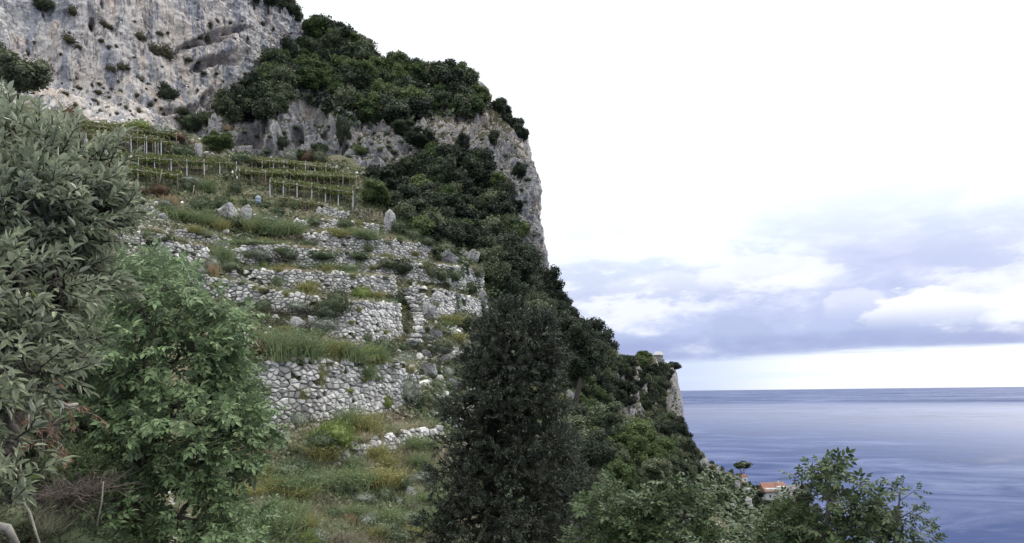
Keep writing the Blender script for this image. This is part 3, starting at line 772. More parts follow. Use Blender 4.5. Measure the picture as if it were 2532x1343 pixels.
def wood(poly, gap, hm, kinds, label, group, keys=None, near=False, sink=0.35, n=3000, wf=1.0, vary=0.3, px=None, marks=None):
    """trees of about hm metres scattered over a stretch of slope; the crown, not the root, sits at the sampled pixel"""
    for (u, v) in scatter(poly, gap, n):
        hh = hit(u, v, keys)
        if hh is None: continue
        loc = hh[0]
        kind = random.choice(kinds)
        h = (hm if px is None else px * loc.y / F) * random.uniform(1 - vary, 1 + vary)
        lab = label if isinstance(label, str) else label[kind]
        if marks: lab = where(u, v, lab, marks)
        tree((loc.x, loc.y, loc.z - h * sink), h, h * random.uniform(.75, 1.0) * wf, kind, lab, group, near)

# ------------------------------------------------------------------ dry stone terrace walls
def voronoi_cells(pts, box):
    """clips each site's cell against its neighbours; returns list of polygons"""
    pts = np.asarray(pts); out = []
    r = 6 * math.sqrt((box[2] - box[0]) * (box[3] - box[1]) / max(len(pts), 1))
    for i, p in enumerate(pts):
        d = pts - p; dd = (d ** 2).sum(1); idx = np.argsort(dd)[1:17]
        poly = [(p[0] - r, p[1] - r), (p[0] + r, p[1] - r), (p[0] + r, p[1] + r), (p[0] - r, p[1] + r)]
        for j in idx:
            nx, ny = d[j]; c = (nx * (p[0] + nx / 2) + ny * (p[1] + ny / 2))
            q = []; m_ = len(poly)
            sd = [nx * x + ny * y - c for x, y in poly]
            if max(sd) <= 0: continue
            for k in range(m_):
                a, b = poly[k], poly[(k + 1) % m_]; sa, sb = sd[k], sd[(k + 1) % m_]
                if sa <= 0: q.append(a)
                if (sa < 0) != (sb < 0) and sa != sb:
                    t = sa / (sa - sb); q.append((a[0] + (b[0] - a[0]) * t, a[1] + (b[1] - a[1]) * t))
            poly = q
            if len(poly) < 3: break
        out.append(poly)
    return out

EDGES = []       # points along wall tops where tufts hang over
def wall(label, pts, cell=0.42, tread=3.5, ruin=0.06, straw=0.3, push=0.35, holes=0.03):
    pu = np.array([p[0] for p in pts], float)
    us = np.linspace(pu[0], pu[-1], max(8, int((pu[-1] - pu[0]) / 6)))
    vt = np.interp(us, pu, [p[1] for p in pts]); vb = np.interp(us, pu, [p[2] for p in pts])
    Ds = []
    for u, v in zip(us, vb):
        h_ = hit(u, v, ['hill'])
        Ds.append(h_[0].y if h_ else np.nan)
    Ds = np.array(Ds); ok = ~np.isnan(Ds); Ds = np.interp(us, us[ok], Ds[ok])
    kk = min(9, len(Ds) // 2 * 2 - 1); pad = np.pad(Ds, kk // 2, mode='edge'); Ds = np.convolve(pad, np.ones(kk) / kk, 'valid') - push
    top = P(us, vt, Ds); bot = P(us, vb, Ds)
    xy = top[:, :2]
    vd = top[0] - ORG; vd = vd[:2] / np.linalg.norm(vd[:2]); lf = xy[0] - xy[2]; lf = lf / np.linalg.norm(lf); bk = np.array([lf[1], -lf[0]]); bk = bk * np.sign(bk @ vd)
    ret = []
    for k_ in (4.0, 2.6, 1.2, 0.4):
        ret.append(xy[0] + bk * k_ * tread / 4.2 + lf * 0.5 * min(1, k_))
    nret = len(ret)
    xy = np.concatenate([np.array(ret), xy]); top = np.concatenate([np.repeat(top[:1], nret, 0), top]); bot = np.concatenate([np.repeat(bot[:1], nret, 0), bot])
    us = np.concatenate([np.repeat(us[:1], nret), us])
    seg = np.r_[0, np.cumsum(np.linalg.norm(np.diff(xy, axis=0), axis=1))]; L = seg[-1]
    zt = top[:, 2] + 0.10 * perlin(np.stack([seg * 0.8, seg * 0 + 3.3, top[:, 1] * 0 + us[0]], -1)) * 2
    zb = bot[:, 2] - 0.5
    z0, z1 = zb.min() - .6, zt.max() + cell
    asp = 1.45
    r = np.random.default_rng(int(us[0] * 7 + vt[0]))
    nx_, nz_ = int(L / (cell * asp)) + 2, int((z1 - z0) / (cell * 0.80)) + 2
    gx, gz = np.meshgrid(np.arange(nx_), np.arange(nz_))
    sx = (gx + 0.5 * (gz % 2) + r.uniform(-.46, .46, gx.shape)) * cell
    sz = (gz + r.uniform(-.42, .42, gx.shape)) * cell * 0.80 + z0
    # two scales of stone: drop some sites so that their neighbours grow
    keep = r.random(gx.shape) > 0.27
    sites = np.stack([sx[keep], sz[keep]], -1)
    cells = voronoi_cells(sites, (0, z0, L / asp, z1))
    def at(s):
        return np.interp(s, seg, xy[:, 0]), np.interp(s, seg, xy[:, 1])
    root = thing('drystone_wall', (float(top[0][0]), float(top[0][1]), float(zb[0])), label, 'wall', 'dry stone walls of the terraces')
    org = np.array(root.location)
    stones = []
    for (cx, cz), poly in zip(sites, cells):
        if len(poly) < 3: continue
        s = cx * asp
        if s < 0 or s > L: continue
        ztop = np.interp(s, seg, zt); zbot = np.interp(s, seg, zb)
        if cz > ztop - 0.10 * cell or cz < zbot - .5: continue
        if cz > ztop - 1.3 * cell and r.random() < ruin * 4: continue
        if r.random() < holes: continue
        q = np.array(poly); q[:, 0] *= asp; c = np.array([s, cz])
        if np.ptp(q[:, 0]) > 3.2 * cell or np.ptp(q[:, 1]) > 2.4 * cell: continue
        sh = r.uniform(.90, .98)
        o1, o2 = r.uniform(0.03, .10), r.uniform(.12, .24)
        rings = []
        ca, sa_ = r.normal() * .10, r.normal() * .10
        for kf, off in ((sh, -0.14), (sh, o1 * .6), (sh * .66, o2)):
            w_ = c + (q - c) * kf * (1 + r.normal(size=(len(q), 1)) * .05)
            oo = off + (w_[:, 0] - s) * ca + (w_[:, 1] - cz) * sa_ + r.normal(size=len(q)) * .012
            rings.append((w_, oo))
        w_all = np.concatenate([a for a, b in rings]); o_all = np.concatenate([b for a, b in rings])
        X, Y = at(w_all[:, 0])
        s2 = np.clip(s + .2, 0, L); s1 = np.clip(s - .2, 0, L)
        x2, y2 = at(s2); x1, y1 = at(s1)
        t = np.array([x2 - x1, y2 - y1]); t /= np.linalg.norm(t) + 1e-9; nrm = np.array([t[1], -t[0]])
        if nrm[1] > 0: nrm = -nrm
        batter = (w_all[:, 1] - zbot) * 0.10
        V = np.stack([X + nrm[0] * (o_all - batter), Y + nrm[1] * (o_all - batter), w_all[:, 1]], -1)
        n_ = len(q); fs = []
        for a in range(2):
            for j in range(n_):
                k = (j + 1) % n_
                fs += [[a * n_ + j, a * n_ + k, (a + 1) * n_ + k], [a * n_ + j, (a + 1) * n_ + k, (a + 1) * n_ + j]]
        for j in range(1, n_ - 1): fs.append([2 * n_, 2 * n_ + j, 2 * n_ + j + 1])
        cen = V.mean(0)
        stones.append((np.ptp(q[:, 0]) * np.ptp(q[:, 1]) / cen[1] ** 2, cen, V, fs))
    stones.sort(key=lambda a: -a[0])
    rest = Bag()
    for k, (sz_, cen, V, fs) in enumerate(stones):
        if k < 300:
            me = bpy.data.meshes.new('stone'); me.from_pydata((V - cen).tolist(), [], fs)
            o = link('stone', me, M['stone'], root); o.location = (cen - org).tolist()
        else:
            rest.add(V - org, fs)
    if rest.n:
        link('small_stones', rest.build('small_stones', False), M['stone'], root, kind='stuff')
    # earth behind the stones and the bed of the terrace
    tan = np.gradient(xy, axis=0); tan /= np.linalg.norm(tan, axis=1)[:, None] + 1e-9
    nr = np.stack([tan[:, 1], -tan[:, 0]], -1); nr *= np.where(nr[:, 1:2] > 0, -1, 1)
    rows = []
    nr[:nret] = nr[nret]
    ins = np.ones(len(us)); ins[:nret] = 0.0
    tn = tan.copy(); tn[:nret] = tan[nret + 1]
    for (off, z) in ((-0.02, zb - 2.0), (-0.10 - 0.10 * (zt - zb) , zt - .12), (-1.6, zt + .02), (-tread, zt + .25), (-tread - .5, zt - 4.5)):
        off = np.broadcast_to(off, (len(us),)) * ins
        shf = np.where(ins > 0, 0, .10 + .10 * (zt - zb) * 1) * (0 if len(rows) == 0 else 1)
        rows.append(np.stack([xy[:, 0] + nr[:, 0] * off + tn[:, 0] * shf, xy[:, 1] + nr[:, 1] * off + tn[:, 1] * shf, z], -1))
    G = np.stack(rows); nc = len(us); idx = np.arange(5 * nc).reshape(5, nc)
    fc = np.stack([idx[:-1, :-1], idx[:-1, 1:], idx[1:, 1:], idx[1:, :-1]], -1).reshape(-1, 4)
    link('earth_fill', mesh_np('earth_fill', G.reshape(-1, 3) - org, fc), M['soil'], root)
    add_bvh('bed%d' % len(TERR), G.reshape(-1, 3), fc)
    for s in np.arange(seg[nret], L, 0.09):
        x, y = at(s); b = r.uniform(-.05, 1.3)
        i = min(int(np.searchsorted(seg, s)), nc - 1)
        EDGES.append((x - nr[i, 0] * b * 1.0 - 0, y - nr[i, 1] * b, np.interp(s, seg, zt) - .08, straw))
    return root

wall('tall pale boulder wall with grass tufts in its joints, above the leafy green bush', [(615, 960, 1060), (630, 896, 1062), (660, 885, 1062), (700, 880, 1052), (800, 888, 1035), (900, 890, 1025), (1000, 893, 1005), (1040, 905, 992)], 0.33, 5, 0.10, 0.35)
wall('low neat wall climbing to the right at the lower edge of the grassy terrace', [(816, 1108, 1142), (880, 1092, 1128), (950, 1075, 1110), (1020, 1058, 1092), (1100, 1048, 1076)], 0.33, 4, 0.02, 0.1)
wall('wall of large rounded stones nearest the ash tree top, left of the ivy', [(412, 588, 666), (450, 592, 666), (505, 606, 656), (520, 622, 651)], 0.40, 4, 0.05, 0.1)
wall('thin line of white stones highest on the left terraces', [(436, 564, 588), (500, 572, 598), (578, 588, 618), (660, 600, 624)], 0.33, 4, 0.15, 0.1)
wall('broken wall below the dead brushwood heap on the upper terraces', [(762, 574, 606), (800, 573, 612), (880, 582, 624), (960, 590, 630), (1060, 598, 642)], 0.30, 5, 0.08, 0.7)
wall('long overgrown wall running the whole width, half hidden by grey bushes and creeper', [(566, 612, 644), (628, 598, 650), (708, 602, 656), (770, 610, 660), (880, 625, 668), (936, 633, 675), (1010, 643, 694), (1065, 648, 700)], 0.30, 4, 0.03, 0.9)
wall('straight clean wall with a square right end, middle of the terraces', [(575, 662, 696), (640, 664, 706), (700, 667, 712), (789, 669, 716), (882, 677, 724), (981, 683, 734)], 0.30, 5, 0.0, 0.15)
wall('long wall curving down to the right from behind the ash tree to the round dark bush', [(470, 672, 722), (534, 684, 734), (593, 694, 750), (640, 706, 766), (690, 716, 776), (760, 727, 784), (828, 737, 800)], 0.32, 4, 0.02, 0.5)
wall('tall corner wall of mixed stones left of the stone steps', [(832, 768, 844), (852, 750, 848), (870, 741, 851), (920, 743, 852), (960, 746, 836), (995, 748, 818)], 0.31, 6, 0.02, 0.3, push=1.0)
wall('curved grey wall right of the stone steps under the straw-edged path', [(1018, 700, 764), (1077, 713, 791), (1130, 721, 790), (1180, 737, 786), (1208, 748, 780)], 0.30, 5, 0.02, 1.0)
wall('upper grey wall in the shade of the wood, above the path', [(1008, 648, 698), (1060, 648, 708), (1120, 656, 718), (1200, 662, 730)], 0.30, 4, 0.06, 0.3)
wall('small wall directly under the vine poles by the railing', [(800, 509, 529), (864, 521, 541)], 0.30, 2, 0.03, 0.2)
wall('low wall under the dry strip just below the vineyard', [(738, 536, 560), (800, 540, 563), (860, 546, 568), (938, 556, 580)], 0.33, 4, 0.12, 1.0)
wall('fragment of wall at the foot of the rocky spur', [(1092, 812, 848), (1130, 822, 858), (1166, 834, 870)], 0.30, 3, 0.1, 0.5)
wall('lowest fragment of wall in the shade beside the dark olive', [(1098, 852, 890), (1150, 860, 892)], 0.30, 3, 0.1, 0.5)
wall('scattered wall stones on the bank below the lower vines', [(318, 484, 506), (356, 494, 516), (392, 512, 532)], 0.34, 3, 0.25, 0.5)
wall('ruined wall of small stones between fennel clumps on the left', [(300, 556, 606), (350, 560, 610), (408, 572, 624)], 0.33, 3, 0.25, 0.2)

wall('narrow broken wall under the large pale boulder', [(560, 596, 618), (620, 606, 628), (650, 612, 636)], 0.30, 3, 0.1, 0.3)

# loose stones shed by the walls
def rubble(label, poly, gap, n, size=(.10, .30)):
    bag = Bag(); r = np.random.default_rng(n)
    for (u, v) in scatter(poly, gap, n):
        hh = hit(u, v)
        if hh is None: continue
        if hh[3].startswith('bed') and abs(hh[1].z) < .6: continue
        cv = ICO1[0] * np.array([1, 1, .7]); sz_ = r.uniform(*size) * (2.2 if r.random() < .06 else 1)
        for _ in range(5):
            nn = r.normal(size=3); nn /= np.linalg.norm(nn); cv = cv - nn * np.clip(cv @ nn - .55, 0, 9)[:, None]
        Rm = frames(r.normal(size=(1, 3)), 1)[0]
        bag.add(cv @ Rm.T * sz_ + np.array(hh[0]), ICO1[1])
    link('rubble', bag.build('rubble', False), M['stone'], kind='stuff', label=label, cat='rubble')
random.seed(88)
rubble('pale loose stones strewn over the terraces', [(300, 470), (620, 520), (960, 560), (1190, 680), (1180, 880), (1060, 1040), (640, 860), (300, 640)], 15, 6000)
rubble('loose stones thick on the left bank below the vines', [(300, 480), (420, 500), (430, 640), (300, 640)], 5, 3000)
rubble('broken stones on the shaded rocky spine', [(1000, 840), (1180, 790), (1230, 960), (1120, 1060), (1040, 1000)], 6, 4000, (.12, .35))
rubble('stones at the foot of the tall wall', [(600, 1030), (760, 1040), (1030, 1000), (1030, 1030), (760, 1070), (600, 1100)], 7, 1500, (.08, .22))
rubble('stones fallen from the cliff among the upper vines', [(150, 280), (450, 300), (600, 380), (900, 420), (900, 460), (500, 400), (150, 320)], 11, 1500, (.2, .5))

# ------------------------------------------------------------------ stone steps
st = hit(1030, 800)[0]
steps = thing('stone_stairs', (st.x, st.y, st.z - 2), 'rough stone steps climbing beside the corner wall', 'stairs')
path_ = [(1008, 716), (1010, 726), (1014, 737), (1019, 747), (1024, 757), (1028, 767), (1031, 776), (1035, 785), (1038, 793), (1036, 802), (1033, 811), (1038, 820), (1030, 830), (1022, 842)]
for i, (u, v) in enumerate(path_):
    D = 86 - i * 0.9
    b = Bag(); w = random.uniform(.8, 1.15)
    cv, cf = ICO2
    q = np.sign(cv) * np.abs(cv) ** 0.45
    q = q * np.array([w * .5, .55, .14]) + 0.05 * np.random.default_rng(i).normal(size=q.shape)
    b.add(q, cf)
    o = link('step', b.build('step', False), M['stone'], steps)
    o.location = P(u, v, D) - np.array(steps.location)
    o.rotation_euler = (random.uniform(-.08, .08), random.uniform(-.08, .08), random.uniform(-.3, .3))
    cv2, cf2 = ICO1
    b = Bag(); b.add(cv2 * np.array([w * .36, .5, .28]) * (1 + .3 * fbm(cv2 * 2 + i, 2))[:, None], cf2)
    o2 = link('stone', b.build('stone', False), M['stone'], steps)
    o2.location = P(u, v + 7, D + .15) - np.array(steps.location); o2.rotation_euler = (0, 0, random.uniform(-.5, .5))

# ------------------------------------------------------------------ boulders and outcrops
def boulder(u, vb, wpx, hpx, label, sink=0.15, name='boulder', keys=None, sharp=1.0, deep=0.8, seed=None, n=ICO4, Dfix=None, mat='boulder'):
    if Dfix is None:
        hh = hit(u, vb, keys)
        if hh is None: return
        loc = hh[0]
    else:
        loc = Vector(P(u, vb, Dfix))
    D = loc.y; w = wpx * D / F; h = hpx * D / F
    sd = seed if seed is not None else int(u * 3 + vb)
    V, fc = n
    rr = np.random.default_rng(sd)
    V = V * (1 + 0.22 * fbm(V * 1.1 + sd, 2))[:, None]
    for _ in range(16):
        nn = rr.normal(size=3) * np.array([1, 1, .8]); nn /= np.linalg.norm(nn)
        V = V - nn * np.clip(V @ nn - rr.uniform(.50, .86), 0, 9)[:, None] * .93
    V = V * (1.15 + 0.20 * sharp * fbm(V * 1.3 + sd, 3, 0.55) - 0.20 * sharp * np.abs(fbm(V * 2.6 + sd * 2, 5, 0.65)))[:, None]
    V = V * np.array([w * .5, w * .5 * deep, h * .62]); V[:, 2] += h * (.5 - sink)
    me = mesh_np(name, V, fc, True)
    o = link(name, me, M[mat], label=label, cat='rock')
    o.location = (loc.x, loc.y + w * .1, loc.z)
    return o
boulder(965, 570, 34, 48, 'pointed white rock at the edge of the wood')
boulder(991, 556, 18, 46, 'narrow upright white rock leaning beside the pointed one', seed=5)
boulder(1057, 616, 22, 34, 'pale standing stone between terraces and wood')
boulder(609, 545, 36, 42, 'large pale boulder below the blue barrel')
boulder(562, 540, 56, 36, 'broad pale outcrop left of the large boulder')
boulder(402, 543, 24, 18, 'small white rock on the left bank below the vines')
boulder(1064, 787, 44, 46, 'big smooth slanting boulder right of the stone steps', seed=2)
boulder(780, 815, 60, 40, 'whitish outcrop under the dead brush', seed=77)
boulder(735, 810, 52, 26, 'greyish rock slab under the dead brush', seed=61)
boulder(1108, 655, 60, 36, 'dark grey crag at the foot of the wood', seed=31, mat='crag')  # this and the next two: darker rock material, shade put into the colour
boulder(1168, 652, 44, 36, 'smooth grey hump in the deep shade', seed=33, mat='crag')
boulder(1140, 640, 40, 24, 'grey rock between the crag and the hump', seed=36, mat='crag')
boulder(1390, 1062, 36, 26, 'white boulder in the clearing below the leaning pine trunk')
boulder(1424, 1064, 22, 20, 'small round white boulder right of its bigger neighbour')
boulder(1352, 1040, 34, 28, 'pale rock left in the clearing', seed=41)
boulder(1410, 1000, 26, 36, 'pale rock behind the leaning trunk', seed=43)
boulder(690, 1102, 40, 40, 'weathered pale rock beside the small agave')
boulder(986, 1246, 22, 16, 'white stone lying on the lower grass slope')
boulder(490, 392, 26, 42, 'white rock tooth beside the upper vines')
boulder(1060, 930, 50, 30, 'shaded grey rock right of the tall wall', seed=51, mat='crag')  # rocks on the spine likewise darkened by material to imitate shade
boulder(1100, 900, 40, 26, 'grey rock on the spine beside the olive', seed=53, mat='crag')
boulder(1120, 960, 60, 36, 'stony ledge right end of the tall wall', seed=55, mat='crag')
boulder(1050, 880, 36, 20, 'crumbly grey rock above the tall wall', seed=57, mat='crag')
boulder(1190, 765, 40, 44, 'lichened boulder at the end of the curved wall', seed=59, mat='crag')
boulder(1080, 845, 46, 40, 'rough rock under the stone steps', seed=63, mat='crag')
for k, (u, v, w, h) in enumerate([(620, 1010, 40, 36), (655, 1050, 36, 24), (605, 1120, 24, 90), (1012, 1225, 34, 26), (1030, 1190, 28, 20)]):
    boulder(u, v, w, h, ['stone heap at the left end of the tall wall', 'loose pale rubble at the foot of the tall wall', 'tall pale rock edge behind the ash leaves', 'shaded rock step left of the dark olive', 'small dark ledge left of the dark olive'][k], seed=80 + k)

# rock pinnacle that stands among the bushes near the red roofed house
o = boulder(1968, 1262, 40, 96, 'rocky pinnacle right of the red roofed house', seed=91, Dfix=300, sink=0.3)
boulder(1992, 1275, 40, 100, 'dark crag joined to the pinnacle', seed=93, Dfix=303, sink=0.3)

# ------------------------------------------------------------------ woods on the ridge, cliff top and right slope
random.seed(21)
lab_r = {'oak': 'dark evergreen oak', 'dark_oak': 'blackish holm oak', 'broad': 'greener broadleaf tree'}
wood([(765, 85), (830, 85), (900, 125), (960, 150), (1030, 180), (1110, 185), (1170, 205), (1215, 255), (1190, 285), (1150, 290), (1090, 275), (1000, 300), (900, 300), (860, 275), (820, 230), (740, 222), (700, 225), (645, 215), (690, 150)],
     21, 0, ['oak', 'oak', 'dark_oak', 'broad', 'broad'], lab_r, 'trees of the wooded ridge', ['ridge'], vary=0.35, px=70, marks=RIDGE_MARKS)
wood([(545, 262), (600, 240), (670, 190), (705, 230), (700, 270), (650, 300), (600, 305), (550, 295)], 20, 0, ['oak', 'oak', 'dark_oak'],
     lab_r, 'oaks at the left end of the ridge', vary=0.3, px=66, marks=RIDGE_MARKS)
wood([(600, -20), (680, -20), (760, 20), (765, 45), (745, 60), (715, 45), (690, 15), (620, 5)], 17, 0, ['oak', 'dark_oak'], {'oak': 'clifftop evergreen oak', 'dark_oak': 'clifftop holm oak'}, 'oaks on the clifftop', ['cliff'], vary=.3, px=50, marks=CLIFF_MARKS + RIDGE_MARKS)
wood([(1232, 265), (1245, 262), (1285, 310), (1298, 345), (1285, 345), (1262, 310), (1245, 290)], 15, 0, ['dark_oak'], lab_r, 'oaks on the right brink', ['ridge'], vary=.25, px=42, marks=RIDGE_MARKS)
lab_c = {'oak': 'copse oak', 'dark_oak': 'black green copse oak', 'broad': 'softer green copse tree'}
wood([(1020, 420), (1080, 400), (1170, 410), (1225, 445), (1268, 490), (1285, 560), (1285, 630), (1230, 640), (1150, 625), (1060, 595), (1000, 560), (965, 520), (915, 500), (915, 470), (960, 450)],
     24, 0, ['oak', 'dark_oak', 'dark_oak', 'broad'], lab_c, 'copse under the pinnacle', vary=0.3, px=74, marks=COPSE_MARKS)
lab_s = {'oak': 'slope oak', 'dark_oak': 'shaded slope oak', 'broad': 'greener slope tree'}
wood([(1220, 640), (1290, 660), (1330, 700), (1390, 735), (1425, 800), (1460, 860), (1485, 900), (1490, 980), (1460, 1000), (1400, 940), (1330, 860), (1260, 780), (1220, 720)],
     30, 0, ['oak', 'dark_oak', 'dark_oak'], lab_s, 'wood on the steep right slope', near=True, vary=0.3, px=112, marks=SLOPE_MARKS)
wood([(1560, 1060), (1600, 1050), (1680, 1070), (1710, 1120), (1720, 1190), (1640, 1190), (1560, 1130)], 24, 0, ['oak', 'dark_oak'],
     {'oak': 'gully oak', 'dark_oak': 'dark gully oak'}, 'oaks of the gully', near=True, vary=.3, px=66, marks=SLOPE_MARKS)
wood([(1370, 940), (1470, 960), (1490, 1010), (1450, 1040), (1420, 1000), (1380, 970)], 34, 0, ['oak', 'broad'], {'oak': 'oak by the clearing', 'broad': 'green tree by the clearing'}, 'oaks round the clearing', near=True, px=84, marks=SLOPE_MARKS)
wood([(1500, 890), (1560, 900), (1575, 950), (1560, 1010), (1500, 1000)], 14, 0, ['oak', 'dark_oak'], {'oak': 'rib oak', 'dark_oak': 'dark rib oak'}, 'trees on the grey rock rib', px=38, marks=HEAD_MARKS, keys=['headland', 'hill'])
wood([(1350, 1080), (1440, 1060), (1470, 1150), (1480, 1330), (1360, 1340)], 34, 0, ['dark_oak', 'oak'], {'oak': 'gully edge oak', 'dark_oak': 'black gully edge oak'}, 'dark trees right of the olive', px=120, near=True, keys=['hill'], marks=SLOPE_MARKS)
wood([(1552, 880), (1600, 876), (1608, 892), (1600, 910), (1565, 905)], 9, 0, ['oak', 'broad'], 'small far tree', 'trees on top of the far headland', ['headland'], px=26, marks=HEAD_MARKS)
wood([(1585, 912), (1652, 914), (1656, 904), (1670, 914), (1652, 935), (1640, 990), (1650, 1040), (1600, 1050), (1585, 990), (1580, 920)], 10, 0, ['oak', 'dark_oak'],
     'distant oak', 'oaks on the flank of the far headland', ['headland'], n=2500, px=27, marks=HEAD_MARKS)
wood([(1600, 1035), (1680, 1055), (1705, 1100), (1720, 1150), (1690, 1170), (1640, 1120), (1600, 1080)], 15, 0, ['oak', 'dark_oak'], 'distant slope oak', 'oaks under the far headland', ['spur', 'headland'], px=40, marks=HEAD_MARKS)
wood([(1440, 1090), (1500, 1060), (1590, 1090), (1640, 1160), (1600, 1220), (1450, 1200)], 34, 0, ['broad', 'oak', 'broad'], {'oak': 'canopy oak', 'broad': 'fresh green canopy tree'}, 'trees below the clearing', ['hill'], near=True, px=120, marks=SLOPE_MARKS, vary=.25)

def one_tree(u, v, wpx, hpx, kind, label, name=None, near=True, Dfix=None, keys=None):
    """single tree whose crown is centred on pixel (u, v)"""
    hh = hit(u, v + hpx * .45, keys) or hit(u, v + hpx * .8, keys) or hit(u, v + hpx * .45)
    D = Dfix or (hh[0].y if hh else 170.0)
    w, h = wpx * D / F, hpx * D / F
    base = P(u, v + hpx * .5, D)
    t = tree(tuple(base), h * 1.05, w, kind, label, None, near, 0.55, name)
    return t
one_tree(405, 242, 72, 86, 'oak', 'round dark tree standing alone against the streaked cliff')
one_tree(470, 300, 78, 70, 'oak', 'sprawling dark oak right of the lone cliff tree')
one_tree(510, 292, 46, 50, 'oak', 'small dark tree between the sprawling oak and the ridge')
one_tree(540, 352, 92, 66, 'broad', 'dense green fig-like bush in the hollow above the vines', name='fig_tree')
one_tree(1240, 225 + 40, 36, 54, 'dark_oak', 'spiky dark tree sticking up at the ridge end')
one_tree(1222, 342, 36, 48, 'dark_oak', 'small round tree on the face of the pinnacle')
one_tree(1145, 352, 44, 56, 'dark_oak', 'dark bush tree in the notch left of the pinnacle')
one_tree(1040, 345, 96, 64, 'oak', 'bushy oak below the blue grey crag', keys=['ridge'])
one_tree(1330, 548, 14, 50, 'oak', 'dark bush hanging off the outer edge of the pinnacle', keys=['ridge'], Dfix=172)
one_tree(1286, 424, 42, 56, 'dark_oak', 'dark shrub tree on the upper pinnacle face', keys=['ridge'])
one_tree(850, 330, 40, 110, 'dark_oak', 'tall dark oak in front of the rock band', keys=['ridge'])
one_tree(1000, 318, 70, 50, 'oak', 'oak clump drooping over the white ledges', keys=['ridge'])
one_tree(700, 352, 26, 44, 'oak', 'small oak beside the rock pillar', keys=['ridge'])
one_tree(790, 372, 46, 44, 'oak', 'oak bush at the foot of the rock band')
one_tree(985, 420, 56, 46, 'oak', 'dark bush among the white rocks')
one_tree(895, 375, 40, 40, 'broad', 'bright small tree on the ledge right of the rock band')
one_tree(830, 60 + 40, 60, 60, 'oak', 'oak at the highest point of the ridge', keys=['ridge'])
one_tree(890, 108, 16, 22, 'oak', 'tiny pale tree poking above the ridge skyline', keys=['ridge'])
one_tree(925, 480, 110, 66, 'broad', 'soft feathery green tree right of the vine poles')
one_tree(745, 385, 0.1 + 40, 40, 'broad', 'sparse young tree under the rock band')
one_tree(1560, 1095, 150, 110, 'broad', 'fresh green tree below the clearing', keys=['hill'])
one_tree(1500, 1030, 110, 90, 'oak', 'grey green oak left of the fresh green tree', Dfix=70)
one_tree(1475, 1120, 110, 130, 'dark_oak', 'shadowy oak under the white boulders', Dfix=52)
one_tree(1630, 1160, 90, 70, 'oak', 'oak in the gully right of the fresh green tree', Dfix=80)
one_tree(48, 185, 150, 130, 'oak', 'round grey green tree at the left edge under the cliff', Dfix=62)
one_tree(-20, 150, 90, 130, 'oak', 'pale olive like tree cut by the left edge of the picture', Dfix=66)
one_tree(105, 12, 70, 60, 'oak', 'thin tree growing out of the cliff top left', keys=['cliff'])

# pine with a tall leaning bare trunk beside the clearing
h_ = hit(1418, 1040)[0]; D = h_.y
pt = thing('pine_tree', (h_.x, h_.y, h_.z), 'tall tree with bare leaning trunk beside the clearing', 'tree')
b = Bag(); a0 = np.array(h_); pl = [a0, P(1422, 1000, D), P(1432, 955, D - 1), P(1440, 905, D - 1)]
b.tube([p_ - a0 for p_ in pl], [.42, .34, .27, .15], 8)
link('trunk', b.build('trunk'), M['bark'], pt)
for k, (u, v, w, h) in enumerate([(1430, 900, 110, 90), (1465, 870, 90, 90), (1395, 860, 90, 90), (1440, 830, 80, 80)]):
    c = link('crown', NEARCROWN['dark_oak'][k % 3], parent=pt)
    c.location = P(u, v, D) - a0; c.scale = (w * D / F, w * D / F, h * D / F)

# tufts growing in the pockets of the great cliff
random.seed(5)
CT = [bush_mesh('cliff_shrub', 300 + i, 200, 0.13, 0.8) for i in range(3)]
M['cliffscrub'] = leaf_mat('cliff_scrub', [(0.035, 0.035, 0.022), (0.06, 0.058, 0.036), (0.10, 0.09, 0.06)], 0.7, 0.1, 0.1, 0.5)
spots = [(540, 75), (665, 205), (510, 270), (760, 170), (800, 185), (750, 295), (805, 345), (860, 340), (450, 400), (320, 470), (585, 340), (995, 420), (825, 505), (900, 490), (940, 490), (1150, 360), (1230, 380),
         (1180, 240), (1040, 265), (995, 155), (255, 310), (205, 390), (875, 600), (735, 610), (1015, 695), (1080, 655), (1550, 180), (1700, 165), (1830, 280), (2020, 210), (1460, 150), (1480, 270), (1520, 270), (1395, 345),
         (1470, 455), (1500, 530), (1600, 540), (1790, 470), (1810, 540), (1645, 600), (1390, 640), (1460, 665), (1200, 490), (1100, 240), (1240, 240), (1790, 155), (1940, 175), (2150, 240), (545, 660), (720, 670), (800, 680),
         (480, 680), (560, 770), (860, 830), (930, 790), (970, 850), (1050, 880), (1020, 930), (740, 820), (800, 910), (1090, 790), (700, 740)]
extra = scatter([(130, 190), (370, 190), (440, 290), (330, 305), (200, 290)], 13, 110) + scatter([(440, 20), (700, 70), (690, 190), (450, 240)], 40, 26)
for k, (x, y) in enumerate([(a / 2.985, b_ / 2.985) for a, b_ in spots] + extra):
    hh = hit(x, y, ['cliff'])
    if not hh: continue
    big = k < 3 or k in (15, 16, 17)
    s = random.uniform(.7, 1.6) * (2.2 if big else random.choice((.55, .9, 1.3))) * (random.uniform(.4, .9) if k >= len(spots) else 1)
    o = link('cliff_shrub', CT[k % 3], M['cliffscrub'], label=where(x, y, 'scrub tuft', CLIFF_MARKS), cat='shrub', group='scrub tufts on the cliff')
    o.location = (hh[0].x, hh[0].y - .1, hh[0].z - s * .45); o.scale = (s * random.uniform(.8, 1.4), s * .8, s * random.uniform(.7, 1.3)); o.rotation_euler = (0, 0, random.uniform(0, 6))
CR = bush_mesh('rock_shrub', 310, 260, 0.10, 0.7); CR.materials.append(M['shrub'])
